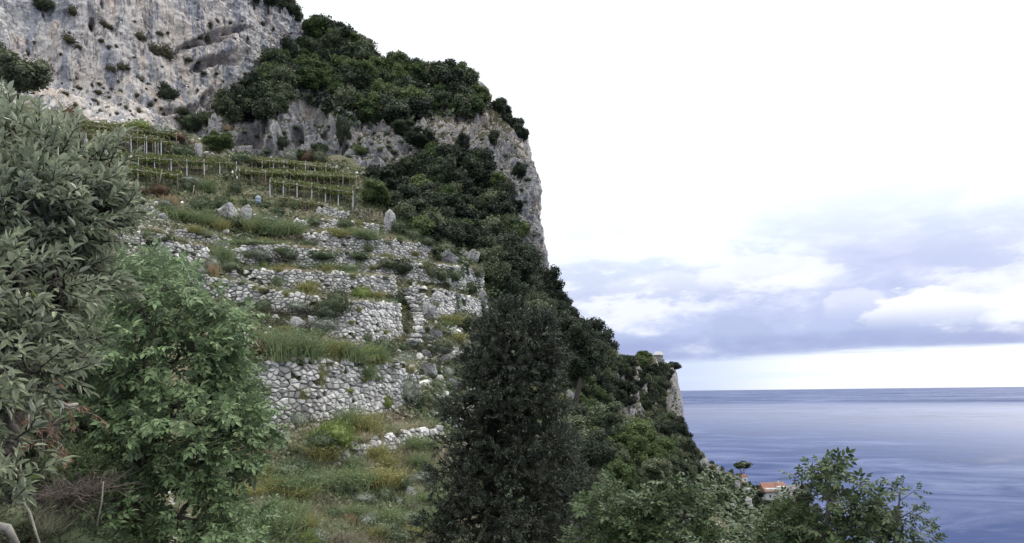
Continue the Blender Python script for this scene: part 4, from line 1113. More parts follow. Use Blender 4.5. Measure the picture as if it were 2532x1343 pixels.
for (poly, gap, nm, lab, grp) in (([(1190, 290), (1290, 360), (1320, 460), (1340, 640), (1300, 640), (1300, 500), (1180, 400)], 24, 'rock_shrub', 'low scrub in the cracks of the pinnacle', 'scrub on the pinnacle'),
                              ([(570, 320), (860, 300), (1000, 330), (1000, 400), (880, 400), (700, 390), (560, 390)], 30, 'rock_shrub', 'scrub on the ledges of the rock band', 'scrub on the rock band'),
                              ([(1660, 935), (1680, 960), (1688, 1040), (1665, 1030)], 9, 'rock_shrub', 'scrub on the bare brow of the far headland', 'scrub on the headland brow'),
                              ([(850, 340), (1010, 330), (1130, 380), (1000, 450), (860, 440)], 22, 'rock_shrub', 'bush between the white rocks above the vineyard', 'bushes between the white rocks')):
    for (x, y) in scatter(poly, gap, 500):
        hh = hit(x, y)
        if not hh: continue
        s = random.uniform(.6, 1.9)
        o = link(nm, CR, label=where(x, y, 'ledge scrub', RIDGE_MARKS + COPSE_MARKS + SLOPE_MARKS), cat='shrub', group=grp)
        o.location = (hh[0].x, hh[0].y - .1, hh[0].z - s * .3); o.scale = (s, s, s * .8); o.rotation_euler = (0, 0, random.uniform(0, 6))

# ------------------------------------------------------------------ vineyard pergolas
random.seed(9)
def pergola(label, A, B, n, hgt, depth, rows=3, mat='post', rail='darkpole', leaf=0.6, postr=0.075, tilt=0.15, sub=True):
    """A, B: photograph pixels of the feet of the first and last front posts"""
    feet = []
    for i in range(n):
        t = i / (n - 1)
        hh = hit(A[0] + (B[0] - A[0]) * t, A[1] + (B[1] - A[1]) * t)
        feet.append(np.array(hh[0]) if hh and hh[0].y < 220 else P(A[0] + (B[0] - A[0]) * t, A[1] + (B[1] - A[1]) * t, D1(A[0] + (B[0] - A[0]) * t, A[1] + (B[1] - A[1]) * t)))
    ys = np.array([f[1] for f in feet]); k = np.polyfit(np.arange(n), ys, 1)
    feet = [P(A[0] + (B[0] - A[0]) * i / (n - 1), A[1] + (B[1] - A[1]) * i / (n - 1), np.polyval(k, i)) for i in range(n)]
    org = feet[0].copy()
    root = thing('vine_pergola', org.tolist(), label, 'pergola', 'vine pergolas of the vineyard')
    dirn = feet[-1] - feet[0]; dirn[2] = 0; L = np.linalg.norm(dirn); dirn /= L
    back = np.array([-dirn[1], dirn[0], 0.0]); back *= np.sign(back[1])
    zt = np.array([f[2] for f in feet]) + hgt
    tilt = max(tilt, .38)
    def roof(i, b):  # point of the roof at fraction i along, b metres back
        x = np.interp(i, np.arange(n), [f[0] for f in feet]); y = np.interp(i, np.arange(n), [f[1] for f in feet]); z = np.interp(i, np.arange(n), zt)
        return np.array([x, y, z]) + back * b + np.array([0, 0, b * tilt])
    for i in range(n):
        for rr in range(rows):
            b = depth * rr / (rows - 1) if rows > 1 else 0
            tp = roof(i, b) + np.array([random.uniform(-.1, .1), 0, random.uniform(.05, .35)])
            gz = drop(tp[0], tp[1]); bz = min(gz.z, tp[2] - 1.0) - .2 if (gz is not None and rr) else feet[i][2] - .3
            mt_ = mat if (rr == 0) else random.choice(['pole', mat])
            bag = Bag(); r_ = postr * (1 if rr == 0 else .7)
            lean = random.uniform(-.1, .1) if mt_ == 'pole' else 0
            bag.tube([np.array([tp[0] + lean, tp[1], bz]) - org, tp - org], [r_, r_ * .85], 4 if mt_ == 'post' else 6)
            link('post', bag.build('post', mt_ != 'post'), M[mt_], root)
        bag = Bag(); bag.tube([roof(i, -.3) - org, roof(i, depth + .3) - org + np.array([0, 0, random.uniform(-.1, .1)])], .05, 5)
        link('rafter', bag.build('rafter'), M[rail], root)
        if sub and i < n - 1:
            p_ = roof(i + random.uniform(.3, .7), 0.05); bag = Bag()
            bag.tube([np.array([p_[0] + random.uniform(-.2, .2), p_[1], feet[i][2] - .1]) - org, p_ + np.array([0, 0, .25]) - org], .035, 5)
            link('stake', bag.build('stake'), M['pole'], root)
    nr = int(depth / .55)
    for j in range(nr + 1):
        bag = Bag(); b = depth * j / nr
        bag.tube([roof(x, b) - org + np.array([0, 0, random.uniform(-.05, .08)]) for x in np.linspace(0, n - 1, 2 * n)], .045 if j in (0, nr) else .022, 4)
        link('rail', bag.build('rail'), M['pole' if j in (0,) else rail], root)
    bag = Bag()
    for x in np.arange(0.5, L, .45):     # training wires lower down the front
        pass
    for zz in (.45, .8):
        bag.tube([roof(x, 0.02) - org - np.array([0, 0, hgt * zz]) for x in np.linspace(0, n - 1, n)], .018, 3)
    link('wire', bag.build('wire'), M['pole'], root)
    # vine leaves lying on and hanging from the roof, thick in places
    m_ = int(L * depth * 42 * leaf)
    fx = RNG.uniform(0, n - 1, m_); bb = RNG.uniform(-.2, depth, m_)
    pos = np.array([roof(a, c_) for a, c_ in zip(fx, bb)])
    dens = perlin(pos * 0.45 + 5) + 0.15
    pos = pos[dens > RNG.uniform(-.3, .45, m_)]
    pos = pos + RNG.normal(size=pos.shape) * np.array([.15, .15, .12]) - np.array([0, 0, .05]) - np.abs(RNG.normal(size=(len(pos), 1))) * np.array([0, 0, .20])
    if len(pos):
        cv, cf = card_template(5, .10, 4)
        v, f = stamp(cv * .2 / .2, cf, pos - org, frames(RNG.normal(size=pos.shape), .6), RNG.uniform(.18, .36, len(pos)))
        link('vine_leaves', mesh_np('vine_leaves', v, f, False), M['vine'], root, kind='stuff')
    return root
pergola('highest vine pergola at the foot of the cliff, on wooden posts', (180, 352), (437, 372), 9, 2.6, 5, 3, 'pole', 'darkpole', 0.9)
pergola('second vine pergola, its tall posts rising through a dark frame on the left', (215, 385), (400, 396), 6, 3.0, 5, 3, 'post', 'darkpole', 0.5)
pergola('pergola with seven white posts above the straw coloured bank', (300, 428), (585, 440), 8, 2.1, 5.5, 3, 'post', 'darkpole', 0.8)
pergola('pergola tier squeezed between the highest and the second', (250, 372), (440, 384), 7, 1.9, 4, 2, 'pole', 'darkpole', 0.9)
pergola('low dark pergola frame hanging over the left bank', (310, 455), (440, 472), 5, 2.0, 4, 2, 'pole', 'darkpole', 0.9)
pergola('upper right pergola with a long pale rail', (598, 424), (832, 446), 10, 2.0, 5, 3, 'post', 'pole', 0.8)
pergola('middle right pergola thick with vine leaves', (592, 458), (880, 472), 10, 2.1, 5, 3, 'pole', 'pole', 1.3)
pergola('lowest pergola with white posts right of the blue barrel', (667, 486), (872, 514), 7, 2.2, 4.5, 3, 'post', 'darkpole', 0.9)
pergola('low trellis of thin rails below the white posts', (690, 506), (800, 528), 6, 1.1, 1.5, 2, 'pole', 'pole', 0.7, 0.04)

# rail fence and leaning poles at the right end of the vines
fr = np.array(hit(890, 535)[0])
fence = thing('pole_fence', fr.tolist(), 'rough pole fence at the right end of the vineyard', 'fence')
prev = None
for i, u in enumerate(np.linspace(872, 946, 8)):
    v = 530 + (u - 872) * .34
    a_ = P(u, v, fr[1]); t_ = a_ + np.array([random.uniform(-.1, .1), 0, random.uniform(1.2, 1.9)])
    bag = Bag(); bag.tube([a_ - fr - np.array([0, 0, .4]), t_ - fr], .04, 5); link('post', bag.build('post'), M['pole'], fence)
    if prev is not None:
        for zz in (.5, 1.0):
            bag = Bag(); bag.tube([prev + np.array([0, 0, zz]) - fr, a_ + np.array([0, 0, zz]) - fr], .025, 4); link('rail', bag.build('rail'), M['pole'], fence)
    prev = a_
for (u0, v0, u1, v1, lab) in ((880, 515, 905, 548, 'long pole leaning to the left beside the pole fence'), (893, 520, 909, 550, 'second long pole leaning beside the pole fence'),
                              (474, 494, 480, 458, 'white crooked stake standing in the scrub below the straw bank'), (390, 470, 401, 418, 'bent pale stake under the left pergola')):
    D = hit((u0 + u1) / 2, max(v0, v1))[0].y - .5
    p0, p1 = P(u0, v0, D), P(u1, v1, D); bag = Bag(); bag.tube([p0 * 0, (p1 - p0) * .5 + np.array([.04, 0, 0]), p1 - p0], .045, 5)
    o = link('pole', bag.build('pole'), M['pole'], label=lab, cat='pole'); o.location = p0.tolist()

# blue barrel, sacks and a cloth
mt, g = new_mat('barrel_plastic'); out_principled(g, (0.20, 0.25, 0.36, 1), 0.5, spec=0.4); M['barrel'] = mt
mt, g = new_mat('white_plastic'); out_principled(g, (0.75, 0.76, 0.78, 1), 0.5); M['white'] = mt
mt, g = new_mat('blue_tarpaulin'); out_principled(g, (0.02, 0.03, 0.09, 1), 0.5); M['tarp'] = mt
h_ = np.array(hit(638, 504)[0]); D = h_[1]
def lathe(prof, k=20):
    th = np.linspace(0, 2 * math.pi, k, endpoint=False)
    v = np.array([[r_ * math.cos(a), r_ * math.sin(a), z] for r_, z in prof for a in th]); f = []
    for i in range(len(prof) - 1):
        for j in range(k):
            q = [i * k + j, i * k + (j + 1) % k, (i + 1) * k + (j + 1) % k, (i + 1) * k + j]; f += [[q[0], q[1], q[2]], [q[0], q[2], q[3]]]
    bag = Bag(); bag.add(v, f); return bag
bar = thing('barrel', h_.tolist(), 'upright pale blue plastic barrel beside the vine rows', 'barrel')
link('body', lathe([(0.01, 0), (.30, 0), (.34, .08), (.35, .3), (.37, .33), (.35, .36), (.35, .68), (.37, .71), (.35, .74), (.34, .9), (.24, 1.0), (.01, 1.02)]).build('body'), M['barrel'], bar)
lid = link('lid', lathe([(.01, .0), (.13, .0), (.13, .07), (.01, .08)], 14).build('lid'), M['white'], bar); lid.location = (0, 0, 1.01)
for (u, v, s, lab) in ((578, 434, .55, 'white sack tied to a post at the end of the white post pergola'), (437, 349, .5, 'white bag hanging at the right end of the highest pergola'), (589, 447, .4, 'small white container under the pergola edge'), (538, 1118, 1, 'crumpled white sheet on the bare soil')):
    hh = hit(u, v); cv, cf = ICO2
    V = cv * (1 + .25 * fbm(cv * 2 + u, 2))[:, None] * np.array([.22, .15, .45]) * s
    o = link('plastic_sack', mesh_np('plastic_sack', V, cf), M['white'], label=lab, cat='sack'); o.location = (hh[0].x, hh[0].y - .5, hh[0].z + .3)
hh = hit(587, 397); cv, cf = ICO2
V = np.sign(cv) * np.abs(cv) ** .6 * (1 + .1 * fbm(cv * 3, 2))[:, None] * np.array([.55, .4, .38])
o = link('tarpaulin_bundle', mesh_np('tarpaulin_bundle', V, cf), M['tarp'], label='dark blue covered bundle behind the vineyard under the rock', cat='bundle'); o.location = (hh[0].x, hh[0].y - .3, hh[0].z + .2)

# ------------------------------------------------------------------ shrubs of the terraces, one by one
B1 = {'shrub': [bush_mesh('shrub_foliage', 400 + i, 1500, 0.060) for i in range(4)], 'grey_shrub': [bush_mesh('grey_foliage', 420 + i, 1400, 0.060) for i in range(3)],
      'lime_shrub': [bush_mesh('lime_foliage', 440 + i, 1500, 0.065) for i in range(2)], 'rust': [bush_mesh('rust_foliage', 450, 1500, 0.05)], 'oak': [bush_mesh('oak_foliage', 460 + i, 1500, 0.06) for i in range(2)],
      'yellow': [spray_mesh('yellow_stems', 470 + i, 260, 1.0, .6, .012, .7, 4) for i in range(2)], 'greenstem': [spray_mesh('green_stems', 480 + i, 260, 1.0, .7, .012, .7, 6) for i in range(3)],
      'orange': [spray_mesh('straw_stems', 490, 260, 1.0, .5, .012, .5)], 'brownwood': [twig_mesh('twigs', 500 + i, 150, .007) for i in range(2)], 'palewood': [twig_mesh('pale_twigs', 510, 40, .010)]}
for k, ms in B1.items():
    for me in ms: me.materials.append(M[k])
PART = {'yellow': 'stems', 'greenstem': 'stems', 'orange': 'stems', 'brownwood': 'twigs', 'palewood': 'twigs'}
def shrub(u, vb, wpx, hpx, kind, label, name='shrub', cat='shrub', Dfix=None, group=None):
    if Dfix: base = np.array(P(u, vb, Dfix))
    else:
        hh = hit(u, vb)
        if hh is None: return
        base = np.array(hh[0])
    D = base[1] - .2; w, h = wpx * D / F, hpx * D / F
    o = link(name, random.choice(B1[kind]), label=label, cat=cat, group=group)
    o.location = (base[0], D, base[2] - h * .12); o.scale = (w, min(w, h * 1.6), h * (1.15 if kind in PART else 1.2)); o.rotation_euler = (0, 0, random.uniform(-.5, .5) if wpx > hpx * 1.6 else random.uniform(0, 6.28))
    return o
random.seed(33)
SH = [
 (500, 520, 50, 46, 'shrub', 'dark rounded bush below the straw bank, left of its twin'), (556, 516, 44, 42, 'shrub', 'dark rounded bush right of its twin below the straw bank'),
 (583, 478, 34, 40, 'oak', 'dark bush at the foot of the last white pergola post'), (470, 455, 60, 26, 'grey_shrub', 'grey bush on the straw bank under the white posts'),
 (410, 515, 46, 30, 'grey_shrub', 'greyish bush on the left bank'), (465, 470, 28, 30, 'shrub', 'green bush beside the white crooked stake'),
 (515, 474, 36, 32, 'greenstem', 'light green tuft in front of the straw bank', 'fennel', 'plant'), (690, 530, 34, 22, 'shrub', 'small dark bush under the low trellis'),
 (775, 556, 34, 26, 'shrub', 'dark bush on the dry strip below the vineyard'), (850, 560, 52, 26, 'shrub', 'wide dark bush below the small wall'), (884, 562, 18, 20, 'yellow', 'small yellow broom at the end of the dry strip', 'broom', 'plant'),
 (450, 545, 90, 30, 'greenstem', 'green fennel patch left of the pale outcrop', 'fennel', 'plant'), (520, 560, 60, 30, 'greenstem', 'green fennel patch under the twin bushes', 'fennel', 'plant'), (548, 570, 36, 26, 'yellow', 'yellowing fennel clump on the upper terrace', 'fennel', 'plant'),
 (622, 575, 30, 30, 'yellow', 'yellow fennel clump right of the large boulder', 'fennel', 'plant'), (660, 580, 80, 44, 'greenstem', 'broad green fennel bed in the middle of the upper terrace', 'fennel', 'plant'),
 (590, 560, 50, 30, 'shrub', 'leafy bush in front of the large boulder'), (660, 552, 60, 24, 'grey_shrub', 'grey green bush above the fennel bed'), (720, 578, 60, 32, 'greenstem', 'feathery green clump left of the brushwood heap', 'fennel', 'plant'),
 (740, 590, 52, 26, 'brownwood', 'heap of dead brushwood on the wall top', 'brushwood', 'brushwood'), (775, 594, 44, 20, 'brownwood', 'smaller heap of grey brushwood right of the big heap', 'brushwood', 'brushwood'),
 (830, 584, 60, 20, 'yellow', 'yellow fennel strip left part of the terrace by the white rock', 'fennel', 'plant'), (900, 590, 70, 24, 'greenstem', 'green fennel strip by the pointed white rock', 'fennel', 'plant'), (880, 578, 30, 16, 'yellow', 'ochre tuft below the small yellow broom', 'fennel', 'plant'),
 (525, 665, 38, 46, 'grey_shrub', 'grey woody bush right of the large stone wall'), (558, 656, 36, 54, 'greenstem', 'leafy creeper curtain beside the grey woody bush', 'creeper', 'creeper'), (490, 680, 44, 34, 'grey_shrub', 'olive grey bush above the orange tuft'),
 (529, 684, 28, 34, 'orange', 'orange dry grass tuft above the collapsing wall', 'dry_tuft', 'plant'), (620, 604, 120, 10, 'greenstem', 'thin green fringe along the white stone line', 'fennel', 'plant'), (575, 668, 50, 32, 'shrub', 'green weeds right of the orange tuft'),
 (640, 640, 60, 34, 'grey_shrub', 'grey brush leaning on the overgrown wall'), (700, 642, 70, 44, 'brownwood', 'dark brown bramble on the overgrown wall', 'bramble', 'shrub'), (712, 640, 50, 38, 'shrub', 'dark ivy bush amid the bramble on the overgrown wall'),
 (790, 640, 100, 30, 'shrub', 'long ivy mass on the overgrown wall'), (885, 640, 60, 26, 'shrub', 'ivy patch right part of the overgrown wall'), (655, 660, 20, 16, 'lime_shrub', 'tiny lime tuft under the bramble'),
 (700, 668, 60, 16, 'yellow', 'yellowish weeds along the clean wall top', 'fennel', 'plant'), (830, 672, 90, 22, 'greenstem', 'green weeds on the clean wall top', 'fennel', 'plant'), (1000, 672, 60, 40, 'oak', 'dark bramble at the path bend'),
 (958, 660, 50, 30, 'oak', 'dark green bramble above the clean wall end'), (680, 712, 30, 30, 'greenstem', 'green herbs at the left foot of the clean wall', 'fennel', 'plant'), (760, 728, 46, 34, 'yellow', 'bright yellow fennel clump at the foot of the clean wall', 'fennel', 'plant'),
 (835, 768, 64, 66, 'oak', 'big round dark bush in the middle of the terraces', 'laurel_bush'), (895, 736, 50, 34, 'lime_shrub', 'lime green bush right of the round dark bush'), (930, 740, 40, 22, 'yellow', 'yellow fringe on the corner wall', 'fennel', 'plant'),
 (690, 772, 90, 44, 'brownwood', 'grey brown bramble thicket under the collapsing wall', 'bramble', 'shrub'), (655, 770, 50, 46, 'shrub', 'green broom in the bramble thicket'), (690, 800, 80, 40, 'brownwood', 'tangle of reddish dead brush', 'brushwood', 'brushwood'),
 (740, 770, 60, 40, 'grey_shrub', 'grey stems bush under the short wall'), (760, 795, 90, 34, 'brownwood', 'fallen dry branches above the whitish outcrop', 'brushwood', 'brushwood'), (790, 790, 50, 30, 'shrub', 'dark weeds below the round bush'), (806, 812, 60, 40, 'grey_shrub', 'grey tangled bush left of the corner wall foot', 'shrub', 'shrub', 66), (806, 786, 56, 44, 'oak', 'dark bramble between the long curving wall and the corner wall', 'bramble', 'shrub', 66.5), (770, 800, 56, 26, 'brownwood', 'brown bramble under the long curving wall', 'bramble', 'shrub', 66.5),
 (905, 846, 30, 40, 'shrub', 'dark green bush against the corner wall'), (950, 872, 70, 50, 'shrub', 'large dark bush at the foot of the corner wall'), (1000, 760, 50, 56, 'oak', 'dark bush just left of the stone steps'), (990, 740, 30, 26, 'grey_shrub', 'grey bush left of the top steps'),
 (640, 890, 70, 84, 'rust', 'bush with rust red leaves beside the ash tree', 'rusty_bush'), (620, 905, 60, 80, 'oak', 'dark bush behind the rust leaved bush'),
 (690, 886, 60, 76, 'greenstem', 'tall green fennel left on the terrace above the tall wall', 'fennel', 'plant'), (750, 888, 90, 76, 'greenstem', 'dense tall fennel in the middle above the tall wall', 'fennel', 'plant'), (820, 890, 90, 60, 'yellow', 'straw coloured fennel above the tall wall', 'fennel', 'plant'),
 (870, 892, 60, 50, 'greenstem', 'fennel right of the straw coloured one', 'fennel', 'plant'), (915, 896, 64, 60, 'lime_shrub', 'bright green bush at the right of the fennel terrace'), (935, 896, 40, 46, 'greenstem', 'last bright fennel before the rocks', 'fennel', 'plant'),
 (1000, 900, 60, 44, 'grey_shrub', 'silvery bush above the right end of the tall wall'), (1005, 985, 66, 76, 'grey_shrub', 'dark grey bush at the right of the tall wall'), (1020, 1000, 50, 50, 'oak', 'dark bush below the dark grey bush'),
 (955, 1005, 34, 42, 'lime_shrub', 'lime yellow bush at the right foot of the tall wall'), (740, 1050, 60, 50, 'grey_shrub', 'pale green weedy bush left at the foot of the tall wall'), (830, 1100, 110, 84, 'lime_shrub', 'large leafy light green bush in front of the tall wall', 'laurel_bush'),
 (800, 1100, 76, 50, 'shrub', 'dark lower skirt bush before the light green bush'), (905, 1078, 70, 64, 'yellow', 'tall yellow green grass clump right of the light green bush', 'tall_grass', 'plant'), (860, 1070, 50, 66, 'greenstem', 'green stalks behind the light green bush', 'fennel', 'plant'),
 (792, 955, 26, 66, 'yellow', 'hanging grass streak down the tall wall', 'hanging_grass', 'plant'), (905, 935, 50, 40, 'greenstem', 'hanging green weeds on the tall wall', 'hanging_grass', 'plant'), (750, 985, 22, 30, 'yellow', 'small grass tuft in the tall wall face', 'hanging_grass', 'plant'),
 (860, 970, 36, 18, 'lime_shrub', 'small green cushion in the tall wall face'), (655, 975, 24, 30, 'greenstem', 'grass tuft at the left edge of the tall wall', 'hanging_grass', 'plant'), (626, 980, 26, 36, 'shrub', 'small dark bush at the left edge of the tall wall'),
 (1090, 690, 46, 40, 'oak', 'dark bush on the upper grey wall'), (1065, 680, 36, 50, 'oak', 'dark pointed bush beside the standing stone'), (1120, 690, 50, 36, 'shrub', 'bush in the middle of the upper grey wall'), (1160, 720, 50, 34, 'oak', 'dark bush above the straw-edged path'),
 (1140, 800, 80, 44, 'oak', 'dark bush spread under the curved wall'), (1110, 800, 60, 24, 'yellow', 'straw tussock below the slanting boulder', 'tussock', 'plant'), (1120, 846, 70, 26, 'yellow', 'green straw tussock above the wall fragment', 'tussock', 'plant'),
 (1050, 860, 50, 56, 'brownwood', 'brown bramble under the stone steps', 'bramble', 'shrub'), (1080, 900, 60, 60, 'brownwood', 'brown scrub on the shaded rocks', 'bramble', 'shrub'), (1000, 870, 40, 30, 'shrub', 'green bush below the steps'), (1060, 1000, 50, 50, 'oak', 'dark shrub left of the olive top'),
 (1100, 860, 50, 40, 'oak', 'shaded bush beside the wall fragment'), (1130, 930, 60, 60, 'oak', 'shaded bush on the spine left of the olive'), (700, 1112, 26, 22, 'grey_shrub', 'small blue green agave like plant by the weathered rock', 'agave', 'plant'),
 (650, 1260, 90, 80, 'palewood', 'bare bleached twiggy bush at the edge of the ash tree', 'dead_bush', 'shrub'), (640, 1130, 60, 60, 'brownwood', 'brown undergrowth behind the ash leaves', 'bramble', 'shrub'), (740, 1130, 100, 36, 'brownwood', 'brown bracken bank left of the low wall', 'bramble', 'shrub'),
 (700, 1180, 100, 60, 'shrub', 'green weeds on the bank left of the lower slope'), (790, 1130, 60, 30, 'shrub', 'low weeds left of the low wall end'), (860, 1210, 90, 60, 'greenstem', 'fresh green weeds under the low wall', 'fennel', 'plant'), (950, 1200, 90, 50, 'yellow', 'dry stalks under the low wall', 'tall_grass', 'plant'),
 (870, 1290, 30, 22, 'orange', 'small reddish weed on the lower slope'), (730, 1220, 100, 60, 'greenstem', 'tall dull weeds at the left of the lower slope', 'tall_grass', 'plant'), (660, 1330, 120, 90, 'greenstem', 'weeds at the bottom beside the ash tree', 'tall_grass', 'plant'),
 (770, 1343, 60, 50, 'lime_shrub', 'lime yellow weed at the bottom edge'), (995, 1190, 40, 40, 'brownwood', 'reddish dry weeds by the dark olive', 'tall_grass', 'plant'), (820, 1340, 120, 80, 'brownwood', 'grey brown stalks at the bottom edge', 'bramble', 'shrub'), (950, 1330, 100, 70, 'shrub', 'dull bush at the bottom left of the olive'),
 (720, 398, 36, 40, 'grey_shrub', 'silvery bush under the rock band'), (758, 400, 40, 40, 'rust', 'brown leaved bush right of the silvery bush'), (600, 402, 60, 34, 'shrub', 'green bush below the cave'), (640, 408, 60, 20, 'grey_shrub', 'pale bush in front of the rock pillar'),
 (790, 400, 40, 40, 'oak', 'dark bush right of the brown leaved bush'), (800, 425, 90, 20, 'shrub', 'low bushes behind the long pale rail'), (350, 322, 60, 30, 'lime_shrub', 'light shrub at the cliff foot above the highest pergola'), (400, 340, 60, 40, 'grey_shrub', 'olive shrub at the right of the highest pergola'),
 (440, 350, 50, 34, 'rust', 'russet grass patch under the cliff tree'), (170, 300, 60, 50, 'rust', 'brown shrub at the left foot of the cliff'), (455, 390, 60, 40, 'shrub', 'green shrub between pergola and rock tooth'), (555, 322, 44, 12, 'orange', 'dry patch under the left ridge oaks', 'tussock', 'plant'),
 (345, 500, 40, 26, 'shrub', 'green bush on the left stony bank'), (400, 480, 50, 34, 'rust', 'dark reddish heather below the dark frame', 'heather', 'shrub'), (340, 480, 60, 30, 'rust', 'brown heather at the left under the dark frame', 'heather', 'shrub'), (420, 505, 50, 24, 'orange', 'russet grass by the white rock', 'tussock', 'plant'),
]
for s in SH: shrub(*s)
for (poly, gap, wr, hr, kinds, lab, grp) in (
        ([(330, 500), (700, 500), (950, 560), (1050, 640), (1180, 720), (1100, 860), (1050, 1040), (640, 840), (440, 640), (300, 560)], 34, (16, 34), (9, 18), ['shrub', 'grey_shrub', 'greenstem', 'shrub', 'yellow'], 'small weed clump on the stone terraces', 'weed clumps on the terraces'),
        ([(600, 1150), (1050, 1110), (1060, 1343), (600, 1343)], 38, (40, 90), (25, 50), ['greenstem', 'shrub', 'greenstem', 'grey_shrub', 'brownwood', 'yellow'], 'weed clump on the grassy slope at the bottom', 'weed clumps on the lower slope'),
        ([(1020, 850), (1200, 780), (1250, 980), (1100, 1060)], 24, (24, 46), (20, 36), ['oak', 'brownwood', 'shrub', 'grey_shrub'], 'scrub clump on the shaded rocky spine', 'scrub on the rocky spine'),
        ([(980, 570), (1200, 620), (1210, 700), (1100, 640)], 22, (26, 50), (22, 40), ['oak', 'oak', 'shrub'], 'dark scrub at the lower edge of the copse', 'scrub under the copse'),
        ([(1330, 980), (1480, 1030), (1460, 1110), (1340, 1060)], 26, (30, 60), (20, 34), ['shrub', 'yellow', 'grey_shrub'], 'scrub clump in the clearing', 'scrub of the clearing')):
    for (u, v) in scatter(poly, gap, 900):
        kd = random.choice(kinds)
        hd = {'shrub': 'green weed clump', 'grey_shrub': 'greyish weed clump', 'greenstem': 'feathery green clump', 'yellow': 'yellowish grass clump', 'oak': 'dark scrub clump', 'brownwood': 'brown twiggy clump'}[kd]
        shrub(u, v, random.uniform(*wr), random.uniform(*hr), kd, where(u, v, hd, TERR_MARKS + (SLOPE_MARKS if u > 1180 else [])), 'scrub_clump', 'shrub', group=grp)

# ------------------------------------------------------------------ grass
random.seed(12)
def tuft_template(n, seed, w=.02, h=1.0, sp=.22, lean=.5):
    r = np.random.default_rng(seed); b = Bag()
    for i in range(n):
        a = np.array([*(r.normal(size=2) * sp), 0]); d = np.array([*(r.normal(size=2) * lean * .5), 1]) * h * r.uniform(.5, 1.1)
        s = np.array([*r.normal(size=2), 0]); s = s / np.linalg.norm(s) * w
        m1 = a + d * .55; t = a + d + np.array([d[0], d[1], -.1]) * .4
        b.add([a - s, a + s, m1 - s * .8, m1 + s * .8, t], [[0, 1, 3], [0, 3, 2], [2, 3, 4]])
    return np.concatenate(b.v), np.concatenate(b.f)
def sow(name, label, cat, poly, gap, size, mat, n, tmpl, keys=None, faces=0.10, skipbed=False):
    pos = []
    for (u, v) in scatter(poly, gap, n):
        hh = hit(u, v, keys)
        if hh is None: continue
        if hh[1].z is not None and abs(hh[1].z) < .35 and hh[3].startswith('bed') and random.random() > faces: continue
        pos.append(np.array(hh[0]))
    if not pos: return
    pos = np.array(pos)
    tv, tf = tmpl
    s = RNG.uniform(*size, len(pos))
    a = RNG.uniform(0, 6.28, len(pos)); z = np.zeros(len(pos)); o1 = np.ones(len(pos))
    R = np.stack([np.stack([np.cos(a), np.sin(a), z], -1), np.stack([-np.sin(a), np.cos(a), z], -1), np.stack([z, z, o1], -1)], -1)
    v, f = stamp(tv, tf, pos - np.array([0, .05, .05]), R, s)
    link(name, mesh_np(name, v, f, False), M[mat], kind='stuff', label=label, cat=cat)
terr = [(280, 440), (640, 505), (960, 545), (1070, 600), (1200, 660), (1215, 760), (1180, 880), (1120, 1060), (600, 1150), (600, 840), (430, 700), (290, 640)]
sow('grass', 'green and straw coloured grass growing over the terraces', 'grass', terr, 5.2, (.35, .85), 'grass', 60000, tuft_template(9, 1, .022))
CARD = card_template(16, .28, 9)
sow('ground_cover', 'low leafy weeds covering the terrace ground', 'weeds', terr, 6.5, (.22, .50), 'herb', 40000, CARD, faces=.12)
low = [(560, 1090), (1120, 1040), (1120, 1400), (560, 1400)]
sow('grass', 'long mixed grass on the slope at the bottom centre', 'grass', low, 5.5, (.35, .8), 'grass', 60000, tuft_template(12, 2, .012))
sow('ground_cover', 'leafy weeds on the slope at the bottom centre', 'weeds', low, 7, (.15, .36), 'herb', 40000, CARD)
up = [(150, 300), (450, 320), (620, 380), (860, 400), (960, 450), (960, 545), (640, 505), (300, 470)]
sow('grass', 'grass and weeds between the vine pergolas', 'grass', up, 5, (.4, .9), 'grass', 40000, tuft_template(9, 3, .03))
sow('ground_cover', 'leafy weeds between the vine pergolas', 'weeds', up, 8, (.3, .6), 'herb', 30000, CARD)
sow('ground_cover', 'scrubby undergrowth under the trees of the slope', 'undergrowth', [(950, 460), (1080, 410), (1230, 480), (1280, 640), (1480, 880), (1760, 1180), (1700, 1340), (1200, 1340), (1180, 900), (1080, 640)], 8, (.5, 1.2), 'shrub', 40000, CARD)
sow('ground_cover', 'undergrowth on the ledges of the ridge', 'undergrowth', [(530, 250), (770, 90), (1110, 180), (1220, 260), (1180, 280), (1000, 300), (860, 300), (720, 230), (560, 300)], 10, (.7, 1.5), 'shrub', 30000, CARD)
sow('ground_cover', 'low scrub over the far spur', 'scrub', [(1450, 1060), (1730, 1150), (1960, 1240), (2100, 1343), (1500, 1400)], 6, (1.2, 2.4), 'shrub', 30000, CARD, keys=['spur'])
# straw fringes along the wall tops
pos = np.array([e[:3] for e in EDGES if random.random() < e[3]]); tv, tf = tuft_template(10, 7, .03, 1, .25, .8)
a = RNG.uniform(0, 6.28, len(pos)); z = np.zeros(len(pos)); o1 = np.ones(len(pos))
R = np.stack([np.stack([np.cos(a), np.sin(a), z], -1), np.stack([-np.sin(a), np.cos(a), z], -1), np.stack([z, z, o1], -1)], -1)
v, f = stamp(tv, tf, pos, R, RNG.uniform(.14, .32, len(pos)))
link('dry_grass', mesh_np('dry_grass', v, f, False), M['drygrass'], kind='stuff', label='straw coloured grass fringing the wall tops and paths', cat='grass')
sow('dry_grass', 'straw coloured grass on the bank under the white posts', 'grass', [(428, 432), (470, 426), (520, 432), (560, 448), (540, 456), (480, 446), (430, 445)], 4, (.3, .5), 'drygrass', 4000, tuft_template(12, 8, .04))
pos = np.array([e[:3] for e in EDGES if random.random() > e[3] * .5])
a = RNG.uniform(0, 6.28, len(pos)); z = np.zeros(len(pos)); o1 = np.ones(len(pos))
